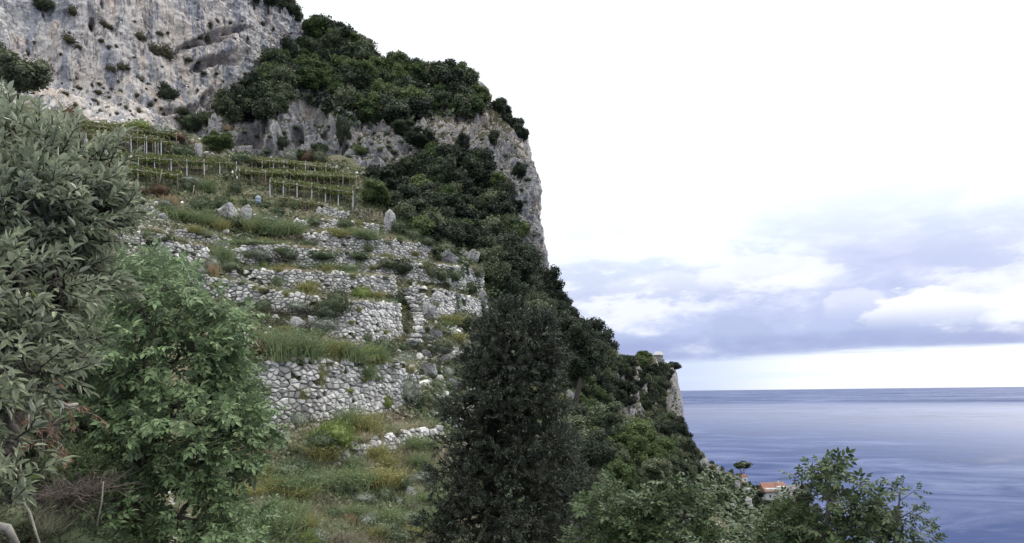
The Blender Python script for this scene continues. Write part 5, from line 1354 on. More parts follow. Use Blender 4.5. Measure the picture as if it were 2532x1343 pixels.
R = np.stack([np.stack([np.cos(a), np.sin(a), z], -1), np.stack([-np.sin(a), np.cos(a), z], -1), np.stack([z, z, o1], -1)], -1)
v, f = stamp(*tuft_template(9, 9, .025, 1, .3, .7), pos, R, RNG.uniform(.22, .72, len(pos)))
link('grass', mesh_np('grass', v, f, False), M['grass'], kind='stuff', label='green grass growing along the edges of the terrace walls', cat='grass')

# ------------------------------------------------------------------ buildings on the headland and the spur
random.seed(44)
def roof_mat(name, c1, c2):
    return plain_mat(name, c1, c2, 1.2, 0.85, 0.3, 0.05)
M['tile'] = roof_mat('clay_tiles', (0.17, 0.085, 0.065), (0.27, 0.145, 0.11))
M['plaster'] = plain_mat('white_plaster', (0.45, 0.45, 0.46), (0.60, 0.60, 0.60), 0.6, 0.9, 0.1, 0.01)
M['greyplaster'] = plain_mat('grey_plaster', (0.42, 0.42, 0.44), (0.60, 0.60, 0.60), 0.6, 0.9, 0.1, 0.01)
M['rubble'] = plain_mat('rubble_masonry', (0.12, 0.115, 0.11), (0.26, 0.25, 0.24), 1.5, 0.9, 0.5, 0.1)
M['slab'] = plain_mat('pale_roof_slab', (0.34, 0.34, 0.35), (0.44, 0.44, 0.45), 0.8, 0.8, 0.1, 0.01)
mt, g = new_mat('dark_opening'); out_principled(g, (0.03, 0.035, 0.045, 1), 0.3); M['dark'] = mt
def box_part(name, c, s, mat, parent, rx=0, rz=0):
    b = Bag(); b.box((0, 0, 0), s); o = link(name, b.build(name, False), M[mat], parent); o.location = c; o.rotation_euler = (rx, 0, rz); return o
def window(parent, x, z, w, h, y, mat='dark'):
    f = box_part('window', (x, y - .03, z), (w + .3, .12, h + .3), 'plaster', parent)
    p = box_part('pane', (0, -.05, 0), (w, .08, h), mat, f); return f
def tile_roof(parent, c, w, d, pitch, mat='tile', ridge_x=True):
    """gabled roof with real courses of tiles"""
    r = link('roof', None, parent=parent); r.location = c
    k = max(5, int(d / 2 / .5)); h = d / 2 * pitch
    b = Bag()
    for s in (-1, 1):
        for i in range(k):
            t0, t1 = i / k, (i + 1.15) / k
            y0, y1 = s * d / 2 * (1 - t0), s * d / 2 * (1 - min(1, t1)); z0, z1 = h * t0, h * min(1, t1)
            b.add([[-w / 2, y0, z0 + .06], [w / 2, y0, z0 + .06], [w / 2, y1, z1], [-w / 2, y1, z1], [-w / 2, y0, z0 - .06], [w / 2, y0, z0 - .06]], [[0, 1, 2], [0, 2, 3], [4, 5, 1], [4, 1, 0]])
    me = b.build('tile_courses', False); link('tile_courses', me, M[mat], r)
    return r

SPUR_MARKS = [(1836, 1155, 'the umbrella pine'), (1842, 1190, 'the white cottage'), (1832, 1203, 'the garden shed'), (1922, 1215, 'the red roofed house'), (1968, 1230, 'the rock pinnacle'), (1808, 1165, 'the small cypress'), (1760, 1200, 'the gully mouth'), (1850, 1262, 'the slanting spur rock'), (1822, 1300, 'the low white rock'), (1900, 1320, 'the sapling tops'), (1780, 1300, 'the gully floor')]
# hut on the headland
hh = hit(1630, 897, ['headland']); D = hh[0].y
base = P(1631, 888, D)
hut = thing('stone_hut', base.tolist(), 'small hut with pale pitched roof on the far headland', 'hut', sc=(.72, .72, .72))
s_ = D / F
box_part('wall', (-1.6, 2, 1.6), (5.2, 4.2, 3.4), 'rubble', hut)
box_part('wall', (1.9, 2.4, 1.4), (1.9, 3.6, 3.0), 'greyplaster', hut)
r_ = link('roof', None, parent=hut); r_.location = (0, 2, 3.3)
b = Bag(); b.add([[-4.9, -2.6, 0], [3.2, -2.6, 0], [2.0, 0, 2.6], [-3.0, 0, 2.6], [3.4, 2.6, 0], [-4.9, 2.6, 0], [-4.9, -2.6, -.15], [3.2, -2.6, -.15], [3.4, 2.6, -.15]], [[0, 1, 2], [0, 2, 3], [2, 4, 5], [2, 5, 3], [0, 3, 5], [1, 4, 2], [6, 7, 1], [6, 1, 0], [7, 8, 4], [7, 4, 1]])
link('roof_slab', b.build('roof_slab', False), M['slab'], r_)
for x in (1.0, 2.7): box_part('post', (x, -.2, 1.5), (.16, .16, 3.2), 'plaster', hut)
window(hut, 1.9, 1.6, .8, 1.1, .57)
box_part('stone_base', (0.9, 1.4, -1.7), (5.4, 4.4, 3.0), 'rubble', hut)

# red roofed house
D = 300.0; base = P(1922, 1236, D)
ho = thing('red_roofed_house', base.tolist(), 'white house with wide red tiled roof low on the spur', 'house')
sc_ = D / F
box_part('wall', (-1.6, 3, 2.2), (5.6, 5.4, 4.4), 'plaster', ho)
box_part('wall', (2.2, 2.6, 2.6), (3.6, 5.2, 5.0), 'plaster', ho)
def slope_roof(parent, x0, x1, yf, yb, zf, zb, n=8):
    r = link('roof', None, parent=parent); b = Bag()
    for i in range(n):
        t0, t1 = i / n, (i + 1.1) / n
        y0, y1 = yf + (yb - yf) * t0, yf + (yb - yf) * min(1, t1); z0, z1 = zf + (zb - zf) * t0, zf + (zb - zf) * min(1, t1)
        b.add([[x0, y0, z0 + .08], [x1, y0, z0 + .08], [x1, y1, z1], [x0, y1, z1], [x0, y0, z0 - .06], [x1, y0, z0 - .06]], [[0, 1, 2], [0, 2, 3], [4, 5, 1], [4, 1, 0]])
    b.add([[x0, yf, zf - .1], [x0, yb, zf - .1], [x0, yb, zb], [x1, yf, zf - .1], [x1, yb, zf - .1], [x1, yb, zb]], [[0, 1, 2], [3, 5, 4]])
    link('tile_courses', b.build('tile_courses', False), M['tile'], r)
    return r
slope_roof(ho, -5.0, 0.6, -.6, 5.6, 3.2, 6.2, 9)
slope_roof(ho, .6, 4.5, 1.0, 5.8, 4.9, 6.3, 5)
ch = box_part('chimney', (1.9, 4, 6.6), (.5, .5, 1.5), 'greyplaster', ho); box_part('chimney_cap', (0, 0, .85), (.75, .75, .16), 'dark', ch)
window(ho, -2.6, 1.4, .7, 1.0, .3); window(ho, 2.4, 2.4, .7, 1.0, 0.0)

# little white chapel-like house with red hipped top and its annex, under the stone pine
D = 400.0; base = P(1842, 1194, D)
h2 = thing('white_cottage', base.tolist(), 'small white cottage with red roof below the umbrella pine', 'house', sc=(.8, .8, .8))
box_part('wall', (0, 2, 1.8), (3.6, 3.6, 4.2), 'plaster', h2)
b = Bag(); b.add([[-2.3, 0, 0], [2.3, 0, 0], [2.3, 4, 0], [-2.3, 4, 0], [0, 2, 2.2], [-2.3, 0, -.15], [2.3, 0, -.15]], [[0, 1, 4], [1, 2, 4], [2, 3, 4], [3, 0, 4], [5, 6, 1], [5, 1, 0]])
o = link('roof', b.build('roof', False), M['tile'], h2); o.location = (0, 0, 3.9)
window(h2, .2, 2.0, .8, 1.2, .16)
base = P(1832, 1203, 392)
h3 = thing('garden_shed', base.tolist(), 'tiny red roofed shed downhill of the white cottage', 'shed')
box_part('wall', (0, 1.4, .6), (3.2, 2.6, 1.6), 'plaster', h3); slope_roof(h3, -2.0, 2.0, -.3, 3.0, 1.4, 2.9, 4)
box_part('door', (0.2, .06, .5), (.8, .08, 1.4), 'dark', h3)

# umbrella pine
D = 410.0; base = P(1836, 1200, D)
pn = thing('umbrella_pine', base.tolist(), 'flat topped umbrella pine standing over the sea', 'pine tree')
top = P(1836, 1152, D) - base; k_ = D / F
b = Bag(); mid_ = np.array([0.2, 0, top[2] * .45])
b.tube([np.array([0.3, 0, -1]), np.array([.1, 0, top[2] * .25]), mid_], [.32, .26, .22], 6)
for i in range(7):
    a = i * 2.4; e = np.array([math.cos(a) * 2.5, math.sin(a) * 2.2, top[2] * .92]); b.tube([mid_, (mid_ + e) / 2 + np.array([0, 0, .3]), e], [.16, .12, .06], 5)
link('trunk', b.build('trunk'), M['bark'], pn)
c = link('crown', crown_mesh('pine_crown', 600, 26, 160, 0.5, 0.05, (0.10, 0.16), core=.8), M['oak'], pn)
c.location = (top[0], 0, top[2] + .4); c.scale = (12.0, 11.0, 6.4)
# cypress and other spur trees
D = 408.0
for i, (u, v, w, h, lab) in enumerate(((1808, 1178, 15, 32, 'small conical cypress left of the umbrella pine'), (1786, 1166, 12, 22, 'dark pointed conifer at the brow of the spur'), (1760, 1150, 16, 20, 'rounded conifer on the spur brow'))):
    base = P(u, v + h * .3, D); t = thing('cypress', base.tolist(), lab, 'cypress')
    c = link('crown', crown_mesh('cypress_crown', 610 + i, 12, 120, 1.0, 0.08, (.14, .22)), M['oak'], t); c.scale = (w * D / F, w * D / F, h * D / F); c.location = (0, 0, h * D / F * .45)
    b = Bag(); b.tube([(0, 0, -1), (0, 0, 2)], [.15, .1], 5); link('trunk', b.build('trunk'), M['bark'], t)
for i, (u, v, w, h, lab) in enumerate(((1826, 1176, 20, 14, 'bushy tree directly under the umbrella pine'), (1852, 1196, 16, 14, 'bushy tree right of the white cottage'), (1866, 1206, 20, 12, 'low tree on the edge of the spur'), (1800, 1192, 40, 22, 'bush group left of the cottage'),
    (1770, 1190, 50, 30, 'bushy slope tree left of the cottage'), (1880, 1222, 30, 22, 'dark bush left of the red roofed house'), (1864, 1240, 44, 34, 'dark tree below the cottage terrace'), (1900, 1250, 46, 30, 'dark tree in front of the red roofed house'),
    (1820, 1230, 36, 28, 'scrubby oak on the terraces of the spur'), (1760, 1230, 44, 34, 'scrubby oak at the gully mouth'), (1950, 1250, 24, 40, 'dark tree right of the red roofed house'), (1990, 1230, 60, 90, 'dense dark shrub climbing the rock pinnacle'), (2010, 1270, 60, 60, 'dark bush at the foot of the rock pinnacle'))):
    one_tree(u, v, w, h, 'dark_oak' if i in (5, 6, 7, 10, 11, 12) else 'oak', lab, Dfix=404 if i < 5 else 296)
for (poly, gap) in (([(1740, 1180), (1900, 1230), (1980, 1300), (1900, 1340), (1760, 1300)], 17),):
    for (u, v) in scatter(poly, gap, 600):
        hh = hit(u, v, ['spur'])
        if hh:
            s = random.uniform(2.0, 4.5); o = link('rock_shrub', CR, label=where(u, v, 'spur scrub', SPUR_MARKS), cat='shrub', group='scrub on the spur'); o.location = hh[0]; o.scale = (s, s, s * .8)
random.seed(45)
for i in range(9):
    u, v = 1826 + (i % 3) * 2 - i * .3, 1196 + i * 4.2; hh = hit(u, v + 12, ['spur'])
for k, (u, v, w, h) in enumerate(((1842, 1215, 36, 10), (1822, 1212, 20, 26), (1850, 1262, 22, 30), (1822, 1300, 18, 12), (1810, 1262, 20, 16), (1872, 1232, 24, 12))):
    boulder(u, v, w, h, ['pale terrace wall rock under the cottage', 'white rock slab left of the shed', 'slanting pale rock on the spur', 'white rock low on the spur', 'pale rock beside the spur terraces', 'pale rim rock near the red roofed house'][k], seed=120 + k, keys=['spur'])

# ------------------------------------------------------------------ near trees with real branches and leaves
def compound_leaf(pairs=3, L=1.0, seed=0):
    r = np.random.default_rng(seed); b = Bag()
    b.add([[-.008, 0, 0], [.008, 0, 0], [0, L * .8, -.04]], [[0, 1, 2]])
    small = LEAF_V[[0, 1, 2, 3, 4, 6, 7]] * np.array([1.35, 1, .8]); sf = np.array([[0, 2, 1], [0, 3, 2], [1, 2, 4], [2, 3, 5], [2, 6, 4], [2, 5, 6]])
    pos, d = [], []
    for i in range(pairs):
        y = L * (.22 + .24 * i)
        for s in (-1, 1):
            pos.append([0, y, -.03 * i]); d.append([s * .85, .55, -.22 + r.normal() * .1])
    pos.append([0, L * .78, -.05]); d.append([0, 1, -.3])
    pos, d = np.array(pos), np.array(d, float)
    sz = r.uniform(.36, .46, len(pos)) * L
    R = frames(d, .12)
    v, f = stamp(small, sf, pos, R, sz); b.add(v, f)
    return np.concatenate(b.v), np.concatenate(b.f)
BIG = (LEAF_V, LEAF_F)
SLIM = (LEAF_V[[0, 1, 2, 3, 7]] * np.array([.8, 1, 1]), np.array([[0, 2, 1], [0, 3, 2], [1, 2, 4], [2, 3, 4]]))
def near_tree(name, label, cat, trunk, blobs, ntwig, tmpl, lsize, per, leafmat, twl, seed, trunk_r=.09, up=.3, bark='bark', parts=300, out=.7, shell=.55, droop=0.0, twr=.0035, split=True, nj=.45, lnd=.8, shoot=(), clump=.4):
    """trunk: [(u, v, D)...]; blobs: (u, v, D, ru, rv, depth in metres, weight) leaf masses"""
    r = np.random.default_rng(seed)
    tp = [P(*t) for t in trunk]; org = tp[0].copy()
    root = thing(name, org.tolist(), label, cat)
    wts = np.array([b[6] for b in blobs], float); wts /= wts.sum()
    pts, outd = [], []
    for b, w in zip(blobs, wts):
        n = max(1, int(round(ntwig * w)))
        d = r.normal(size=(n, 3)); d /= np.linalg.norm(d, axis=1)[:, None]
        rad = (shell + (1 - shell) * r.random(n)) ** .7
        d = d * rad[:, None]
        kc = max(3, n // 9); cc = d[r.integers(0, n, kc)]
        nb = np.argmin(((d[:, None] - cc[None]) ** 2).sum(2), 1); d = d * (1 - clump) + cc[nb] * clump
        c = P(b[0], b[1], b[2])
        k = b[2] / F
        pts.append(c + d * np.array([b[3] * k, b[5], b[4] * k])); outd.append(d)
    pts, outd = np.concatenate(pts), np.concatenate(outd)
    pts = pts + r.normal(size=pts.shape) * .03
    # branch skeleton: every twig joins the nearest wood already there
    nodes = [list(t) for t in tp]; par = [-1] + list(range(len(tp) - 1)); base_n = len(nodes)
    for i in range(base_n - 1, 0, -1): pass
    order = np.argsort(np.linalg.norm(pts - tp[-1], axis=1)); N = base_n + 2 * len(pts)
    arr = np.full((N, 3), 1e9); arr[:base_n] = tp; depth = np.zeros(N); depth[:base_n] = np.arange(base_n) * .1
    cnt = base_n; pr = np.full(N, -1); pr[1:base_n] = np.arange(base_n - 1); tipidx = []
    for i in order:
        q = pts[i]; dd = np.linalg.norm(arr[:cnt] - q, axis=1) + .15 * depth[:cnt] * lnd
        j = int(np.argmin(dd)); dl = q - arr[j]; L = np.linalg.norm(dl)
        m_ = arr[j] + dl * .5 + r.normal(size=3) * L * .10 - np.array([0, 0, L * .06])
        arr[cnt] = m_; pr[cnt] = j; depth[cnt] = depth[j] + L * .5
        arr[cnt + 1] = q; pr[cnt + 1] = cnt; depth[cnt + 1] = depth[j] + L; tipidx.append((cnt + 1, i)); cnt += 2
    wgt = np.zeros(cnt)
    for t, _ in tipidx: wgt[t] += 1
    for i in range(cnt - 1, 0, -1): wgt[pr[i]] += wgt[i]
    rad = twr * np.sqrt(np.maximum(wgt, 1)) * 1.0; rad = np.minimum(rad, trunk_r)
    bag = Bag(); tb = Bag()
    tb.tube([p_ - org for p_ in tp], np.linspace(trunk_r, max(trunk_r * .5, rad[base_n - 1]), len(tp)), 9)
    for i in range(base_n, cnt):
        j = pr[i]
        big = rad[i] > .012
        bag.tube([arr[j] - org, arr[i] - org], [min(rad[j], rad[i] * 1.5), rad[i]], 5 if big else 3)
    link('trunk', tb.build('trunk'), M[bark], root)
    # twigs and leaves
    n = len(tipidx); tips = np.array([arr[t] for t, _ in tipidx]); od = np.array([outd[i] for _, i in tipidx])
    gd = np.array([arr[t] - arr[pr[t]] for t, _ in tipidx]); gd /= np.linalg.norm(gd, axis=1)[:, None] + 1e-9
    td = od * out + gd * .5 + np.array([0, 0, up]) + r.normal(size=(n, 3)) * .35
    td /= np.linalg.norm(td, axis=1)[:, None]
    Ls = twl * r.uniform(.6, 1.3, n)
    for q, d, L in zip(tips, td, Ls):
        bag.tube([q - org, q + d * L * .6 - org, q + d * L - org - np.array([0, 0, droop * L])], [twr, twr * .8, twr * .4], 3)
    link('branches', bag.build('branches'), M[bark], root)
    t = (np.arange(per)[None] + r.uniform(-.3, .3, (n, per))) / per
    base = tips[:, None] + td[:, None] * (Ls[:, None] * np.clip(t, 0, 1) ** .8)[..., None] - np.array([0, 0, 1.0]) * (droop * Ls[:, None] * t ** 2)[..., None]
    a = r.uniform(0, 6.28, (n, 1)) + np.arange(per)[None] * 2.4
    x = np.cross(td, np.array([.1, .2, 1.0])); x /= np.linalg.norm(x, axis=1)[:, None]; y = np.cross(td, x)
    radial = np.cos(a)[..., None] * x[:, None] + np.sin(a)[..., None] * y[:, None]
    ld = radial * (1.0 - .6 * t[..., None]) + td[:, None] * .7 + np.array([0, 0, -droop * .9]) + r.normal(size=radial.shape) * .18
    pos = base.reshape(-1, 3); ld = ld.reshape(-1, 3)
    nr = np.array([0, -.35, 1.0]) + r.normal(size=ld.shape) * nj
    R = frames(ld, 0.0, nr); s = lsize * r.uniform(.65, 1.2, len(pos))
    tv, tf = tmpl
    # leaves nearest the viewer are objects of their own
    rel = pos - ORG; uu = U0 + F * rel[:, 0] / rel[:, 1]; vv_ = V0 - F * rel[:, 2] / rel[:, 1]
    vis = (uu > 0) & (uu < W0) & (vv_ > 0) & (vv_ < H0)
    score = np.where(vis, rel[:, 1] / s, 1e9) ; near = np.argsort(score)[:parts] if split else np.array([], int)
    near = near[score[near] < 1e8]
    shoots = np.zeros(len(pos), bool)
    for (su, sv_, sr) in shoot:
        shoots |= ((uu - su) ** 2 + (vv_ - sv_) ** 2 < sr * sr) & (rel[:, 1] < np.median(rel[:, 1]))
    if len(near):
        lm = mesh_np('leaf', tv, tf, False); lm.materials.append(M[leafmat])
        lm2 = lm
        if shoots.any():
            lm2 = lm.copy(); lm2.materials.clear(); lm2.materials.append(M['lime_shrub'])
        for i in near:
            o = bpy.data.objects.new('leaf', lm2 if (shoots[i]) else lm); COL.objects.link(o); o.parent = root
            mm = Matrix((R[i] * s[i]).tolist()).to_4x4(); mm.translation = Vector((pos[i] - org).tolist()); o.matrix_basis = mm
    mask = np.ones(len(pos), bool); mask[near] = False
    v, f = stamp(tv, tf, pos[mask] - org, R[mask], s[mask])
    link('leaves', mesh_np('leaves', v, f, False), M[leafmat], root, kind='stuff')
    return root

ASH = compound_leaf(3, 1.0, 2)
# bay-like evergreen filling the left edge
near_tree('bay_tree', 'grey green leathery leaved tree filling the left edge close by', 'tree', [(-260, 1500, 3.6), (-200, 1100, 3.5), (-120, 800, 3.5), (-60, 600, 3.5)],
          [(-2, 375, 3.7, 120, 80, .35, 1.3), (68, 435, 3.5, 150, 110, .4, 2.2), (150, 515, 3.4, 110, 100, .35, 1.8), (38, 560, 3.3, 150, 130, .45, 2.4), (170, 640, 3.5, 70, 90, .3, .9), (38, 720, 3.1, 130, 110, .4, 1.8), (110, 800, 3.3, 70, 90, .3, .7),
           (8, 880, 2.9, 110, 90, .35, 1.2), (68, 930, 3.1, 90, 50, .25, .5), (-52, 1010, 2.7, 70, 60, .25, .4), (-12, 1110, 2.6, 45, 50, .2, .3), (-22, 1230, 2.6, 35, 40, .15, .2), (-62, 515, 3.8, 120, 250, .4, 1.5), (-12, 285, 3.9, 40, 40, .2, .3), (90, 315, 3.8, 20, 40, .15, .12), (248, 420, 3.6, 14, 42, .08, .16), (230, 515, 3.5, 45, 50, .15, .4)],
          1300, BIG, .054, 14, 'bay', .13, 3, .07, .35, shell=.3, shoot=((205, 372, 16), (95, 745, 18), (60, 1165, 12), (255, 475, 8)))
# the ash in front of the terraces
near_tree('ash_tree', 'big fresh green ash tree with forked dark trunk left of the tall wall', 'tree', [(150, 1420, 7.2), (215, 1290, 7.2), (270, 1180, 7.2), (330, 1060, 7.2)],
          [(440, 760, 7.2, 120, 80, .6, 2.2), (320, 800, 7.2, 90, 80, .5, 1.3), (540, 830, 7.3, 60, 80, .4, 1.0), (400, 880, 7.0, 160, 70, .6, 2.0), (560, 950, 7.3, 60, 90, .4, 1.2), (260, 940, 7.0, 60, 50, .4, .6), (470, 1030, 6.9, 130, 70, .6, 2.0), (260, 1050, 6.9, 85, 50, .4, 1.0), (600, 1060, 7.2, 48, 50, .3, .6),
           (350, 1120, 6.8, 90, 60, .4, 1.0), (530, 1150, 7.0, 80, 70, .5, 1.2), (470, 1240, 6.9, 100, 60, .5, 1.2), (310, 1270, 6.7, 60, 60, .35, .8), (560, 1300, 7.0, 90, 40, .5, .8), (430, 1340, 6.8, 90, 40, .4, .8), (390, 690, 7.4, 60, 26, .3, .3)],
          560, ASH, .16, 6, 'ash', .19, 5, .11, .25, droop=.25, shell=.45, nj=.5, clump=.25)
near_tree('young_ash', 'small light green sapling behind the big ash, under the old wall', 'tree', [(318, 760, 14), (322, 700, 14), (335, 650, 14)],
          [(350, 660, 14, 52, 24, .8, 1.2), (300, 690, 14, 40, 34, .7, .8), (385, 690, 14, 24, 20, .5, .5), (345, 655, 14, 20, 10, .4, .4)], 60, ASH, .20, 6, 'ash', .25, 6, .05, .3, droop=.2)
# the dark tree in the centre
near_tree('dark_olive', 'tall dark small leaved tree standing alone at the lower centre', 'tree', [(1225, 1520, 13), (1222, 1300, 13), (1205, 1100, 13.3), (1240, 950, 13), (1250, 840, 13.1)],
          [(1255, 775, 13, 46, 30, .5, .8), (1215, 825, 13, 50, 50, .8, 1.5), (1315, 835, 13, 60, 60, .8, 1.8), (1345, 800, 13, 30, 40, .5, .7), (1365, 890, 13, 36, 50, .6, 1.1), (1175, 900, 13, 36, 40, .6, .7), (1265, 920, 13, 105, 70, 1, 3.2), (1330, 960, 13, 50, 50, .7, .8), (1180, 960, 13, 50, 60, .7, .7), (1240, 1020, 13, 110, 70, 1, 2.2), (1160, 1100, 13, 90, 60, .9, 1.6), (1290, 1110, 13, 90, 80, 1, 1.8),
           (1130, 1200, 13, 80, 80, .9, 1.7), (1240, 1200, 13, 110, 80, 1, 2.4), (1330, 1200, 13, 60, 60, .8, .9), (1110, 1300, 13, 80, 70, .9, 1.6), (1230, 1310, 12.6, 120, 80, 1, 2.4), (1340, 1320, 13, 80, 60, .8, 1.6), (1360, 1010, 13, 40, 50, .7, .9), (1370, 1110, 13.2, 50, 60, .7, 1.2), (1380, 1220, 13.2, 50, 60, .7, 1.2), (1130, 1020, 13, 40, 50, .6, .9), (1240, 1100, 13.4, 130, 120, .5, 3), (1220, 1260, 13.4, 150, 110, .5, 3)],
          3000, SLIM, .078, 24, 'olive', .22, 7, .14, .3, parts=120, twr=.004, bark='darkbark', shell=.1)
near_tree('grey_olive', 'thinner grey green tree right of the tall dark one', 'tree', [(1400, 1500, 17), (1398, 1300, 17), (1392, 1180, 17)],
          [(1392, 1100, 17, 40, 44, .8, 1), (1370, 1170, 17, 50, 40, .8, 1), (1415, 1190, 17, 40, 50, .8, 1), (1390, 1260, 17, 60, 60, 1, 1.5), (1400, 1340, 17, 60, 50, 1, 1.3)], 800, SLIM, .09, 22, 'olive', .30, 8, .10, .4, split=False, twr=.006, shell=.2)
# saplings along the bottom right
def sapling(label, trunk, blobs, n, seed, size=.165, D=8.2, mat='ash_right', parts=60, tr=.03):
    blobs = [(b[0], b[1] + 26, b[2], b[3] * .9, b[4] * .9, b[5], b[6]) for b in blobs]
    return near_tree('ash_sapling', label, 'sapling', trunk, blobs, int(n * .8), ASH, size, 6, mat, .20, seed, tr, .35, droop=.2, parts=parts, shell=.35, clump=.5)
sapling('tall leafy sapling below the clearing at the bottom', [(1540, 1560, 8.6), (1535, 1400, 8.6), (1530, 1280, 8.6)], [(1520, 1200, 8.6, 22, 34, .25, .35), (1510, 1250, 8.6, 70, 40, .5, 1), (1570, 1260, 8.6, 50, 40, .4, .8), (1540, 1320, 8.5, 110, 50, .6, 2), (1455, 1320, 8.5, 45, 40, .4, .6)], 120, 20)
sapling('dense sapling in front of the gully at the bottom', [(1680, 1560, 8.3), (1675, 1400, 8.3), (1670, 1290, 8.3)], [(1672, 1180, 8.3, 18, 30, .2, .25), (1640, 1225, 8.3, 60, 34, .4, .9), (1700, 1240, 8.3, 44, 28, .4, .8), (1670, 1290, 8.2, 110, 50, .6, 2), (1680, 1350, 8.1, 110, 40, .6, 1.5)], 125, 21)
sapling('low leafy sapling between the gully and the red roofed house', [(1820, 1560, 8.0), (1815, 1420, 8.0)], [(1800, 1375, 8.0, 80, 26, .5, 1.4), (1880, 1340, 8.0, 50, 30, .4, 1), (1745, 1330, 8.1, 30, 26, .3, .5), (1820, 1380, 7.8, 120, 36, .5, 1.2)], 75, 22)
sapling('sapling just right of the red roofed house', [(1945, 1560, 7.6), (1942, 1420, 7.6)], [(1930, 1275, 7.6, 40, 28, .3, .7), (1960, 1320, 7.6, 60, 40, .4, 1.2), (1950, 1370, 7.4, 90, 40, .4, 1.1)], 65, 23, .15)
sapling('tallest open sapling against the sea with arching top', [(2020, 1560, 7.4), (2035, 1400, 7.4), (2045, 1300, 7.4), (2050, 1230, 7.4)], [(2030, 1150, 7.4, 40, 20, .25, .6), (2075, 1175, 7.4, 34, 24, .25, .5), (1998, 1195, 7.4, 24, 40, .2, .5), (2110, 1225, 7.4, 34, 24, .25, .5), (2060, 1240, 7.4, 60, 30, .4, .7), (2040, 1300, 7.3, 90, 34, .4, 1.4), (2060, 1350, 7.2, 110, 34, .4, 1.4)], 90, 24, .155)
sapling('rounded sapling right of the tallest one', [(2160, 1560, 7.0), (2160, 1420, 7.0)], [(2150, 1250, 7.0, 34, 22, .2, .5), (2140, 1300, 7.0, 50, 30, .3, .9), (2185, 1320, 7.0, 40, 34, .25, .7), (2150, 1360, 6.9, 70, 30, .3, .9)], 48, 25, .14)
sapling('slender single shoot standing clear against the sea', [(2190, 1500, 6.8), (2205, 1380, 6.8), (2218, 1290, 6.8), (2226, 1215, 6.8)], [(2227, 1205, 6.8, 14, 14, .08, .4), (2222, 1235, 6.8, 26, 12, .12, .5), (2218, 1262, 6.8, 22, 16, .12, .5), (2215, 1345, 6.8, 30, 20, .15, .6), (2265, 1330, 6.8, 20, 30, .15, .4)], 30, 26, .105, parts=40, tr=.010)
sapling('small shoot tip at the bottom edge far right', [(2330, 1500, 6.6), (2333, 1370, 6.6)], [(2333, 1338, 6.6, 22, 14, .12, .6), (2320, 1370, 6.6, 30, 20, .15, .5)], 12, 27, .11, parts=20)

# undergrowth on the near bank, lower left
random.seed(61)
def bank_thing(u, v, D, s, kind, label, name, cat, group=None):
    base = P(u, v, D); o = link(name, random.choice(B1[kind]), label=label, cat=cat, group=group); o.location = base.tolist(); o.scale = (s, s, s * random.uniform(.8, 1.1)); o.rotation_euler = (random.uniform(-.4, .4), random.uniform(-.4, .4), random.uniform(0, 6)); return o
def joined(name, label, cat, kind, places, mat=None):
    vs, fs, n0 = [], [], 0
    for (u, v, D, s, me) in places:
        co = np.empty(len(me.vertices) * 3); me.vertices.foreach_get('co', co); co = co.reshape(-1, 3) * s
        a, b_ = random.uniform(0, 6.28), random.uniform(-.5, .5)
        Rm = np.array(Matrix.Rotation(a, 3, 'Z') @ Matrix.Rotation(b_, 3, 'X'))
        li = np.empty(len(me.loops), int); me.loops.foreach_get('vertex_index', li)
        vs.append(co @ Rm.T + P(u, v, D)); fs.append(li.reshape(-1, 3) + n0); n0 += len(co)
    link(name, mesh_np(name, np.concatenate(vs), np.concatenate(fs), False), M[mat or kind], kind='stuff', label=label, cat=cat)
pl = []
for k in range(16):
    u, v = random.uniform(-60, 300), random.uniform(950, 1400)
    if u > 200 and v < 1100: continue
    pl.append((u, v, 6.9 + random.uniform(-.8, .8) - (v - 1000) * .001, random.uniform(.3, .65), random.choice(B1['brownwood'])))
joined('dead_twigs', 'tangled dead twigs in the dark undergrowth below the bay', 'brushwood', 'brownwood', pl)
UG = bush_mesh('undergrowth', 700, 900, .05)
joined('undergrowth', 'dark leafy undergrowth between the bay and the ash trunk', 'undergrowth', 'oak', [(random.uniform(-60, 330), random.uniform(960, 1420), 7.6 + random.uniform(-.5, .8), random.uniform(.4, .9), UG) for _ in range(110)])
FG = spray_mesh('low_grass', 701, 160, 1.0, .8, .004, .9)
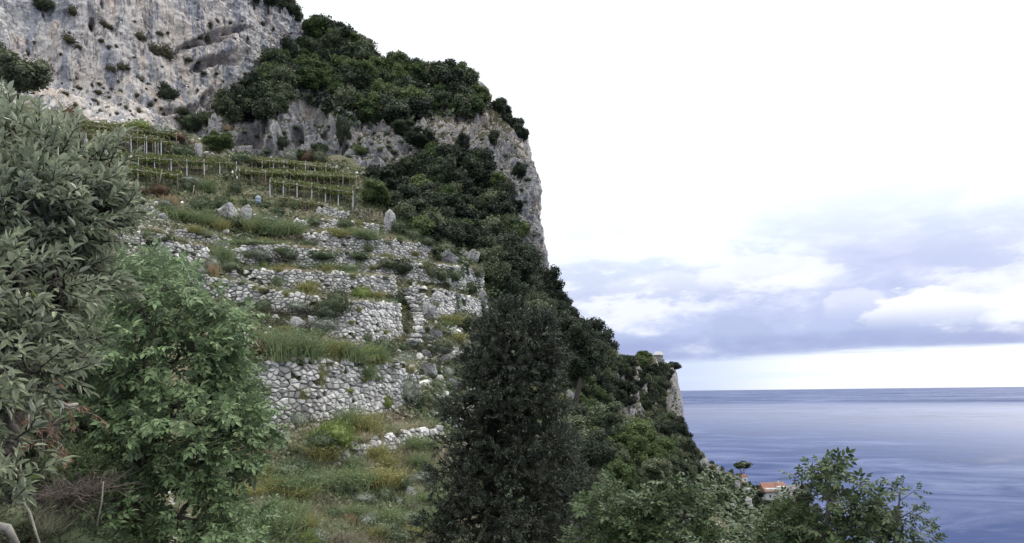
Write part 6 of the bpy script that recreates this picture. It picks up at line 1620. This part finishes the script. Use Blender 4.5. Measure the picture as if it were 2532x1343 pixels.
joined('grass', 'sparse dull grass on the near bank in the bottom left corner', 'grass', 'greenstem', [(random.uniform(-60, 330), random.uniform(1240, 1450), random.uniform(5.6, 6.8), random.uniform(.12, .22), FG) for _ in range(10)], 'herb')
for (u, v, D, s, kind, lab, nm, cat) in ((180, 1180, 6.5, .35, 'greenstem', 'feathery green asparagus spray in the dark hollow', 'asparagus_fern', 'plant'),
                                 (190, 1400, 6.0, .5, 'oak', 'low dark weeds at the foot of the ash trunk', 'weeds', 'plant'), (60, 1300, 5.9, .3, 'oak', 'small green weed under the bay leaves', 'weeds', 'plant')):
    bank_thing(u, v, D, s, kind, lab, nm, cat)
near_tree('dead_branch', 'dead branch with dry brown leaves hanging below the bay', 'branch', [(60, 960, 4.2), (110, 980, 4.3), (150, 1005, 4.4)], [(110, 1000, 4.3, 50, 26, .15, 1), (150, 1010, 4.6, 50, 26, .15, 1), (60, 1090, 4.2, 26, 20, .1, .6), (120, 1115, 4.4, 26, 18, .1, .6), (95, 1060, 4.4, 30, 30, .1, .4)],
          26, SLIM, .055, 9, 'deadleaf', .08, 31, .02, -.2, bark='palewood', parts=100, droop=.5, twr=.002)
for i, (pts, r_, lab) in enumerate(((((-20, 1300, 3.4), (20, 1305, 3.4), (40, 1345, 3.4), (45, 1400, 3.5)), .022, 'thick bleached dead branch in the bottom left corner'),
                                (((60, 1240, 4.5), (75, 1270, 4.5), (90, 1320, 4.4), (110, 1380, 4.4)), .008, 'thin pale dead stem bending down at the lower left'),
                                (((80, 975, 4.4), (130, 985, 4.5), (165, 1005, 4.5), (190, 1000, 4.7)), .02, 'grey knotty branch reaching into the dark hollow'),
                                (((240, 1300, 5.5), (252, 1240, 5.5), (256, 1190, 5.5)), .006, 'thin upright dead stem in front of the ash trunk'))):
    pp = np.array([P(*q) for q in pts]); b = Bag(); b.tube(pp - pp[0], np.linspace(r_, r_ * .6, len(pp)), 7)
    o = link('branch', b.build('branch'), M['palewood'], label=lab, cat='branch'); o.location = pp[0].tolist()
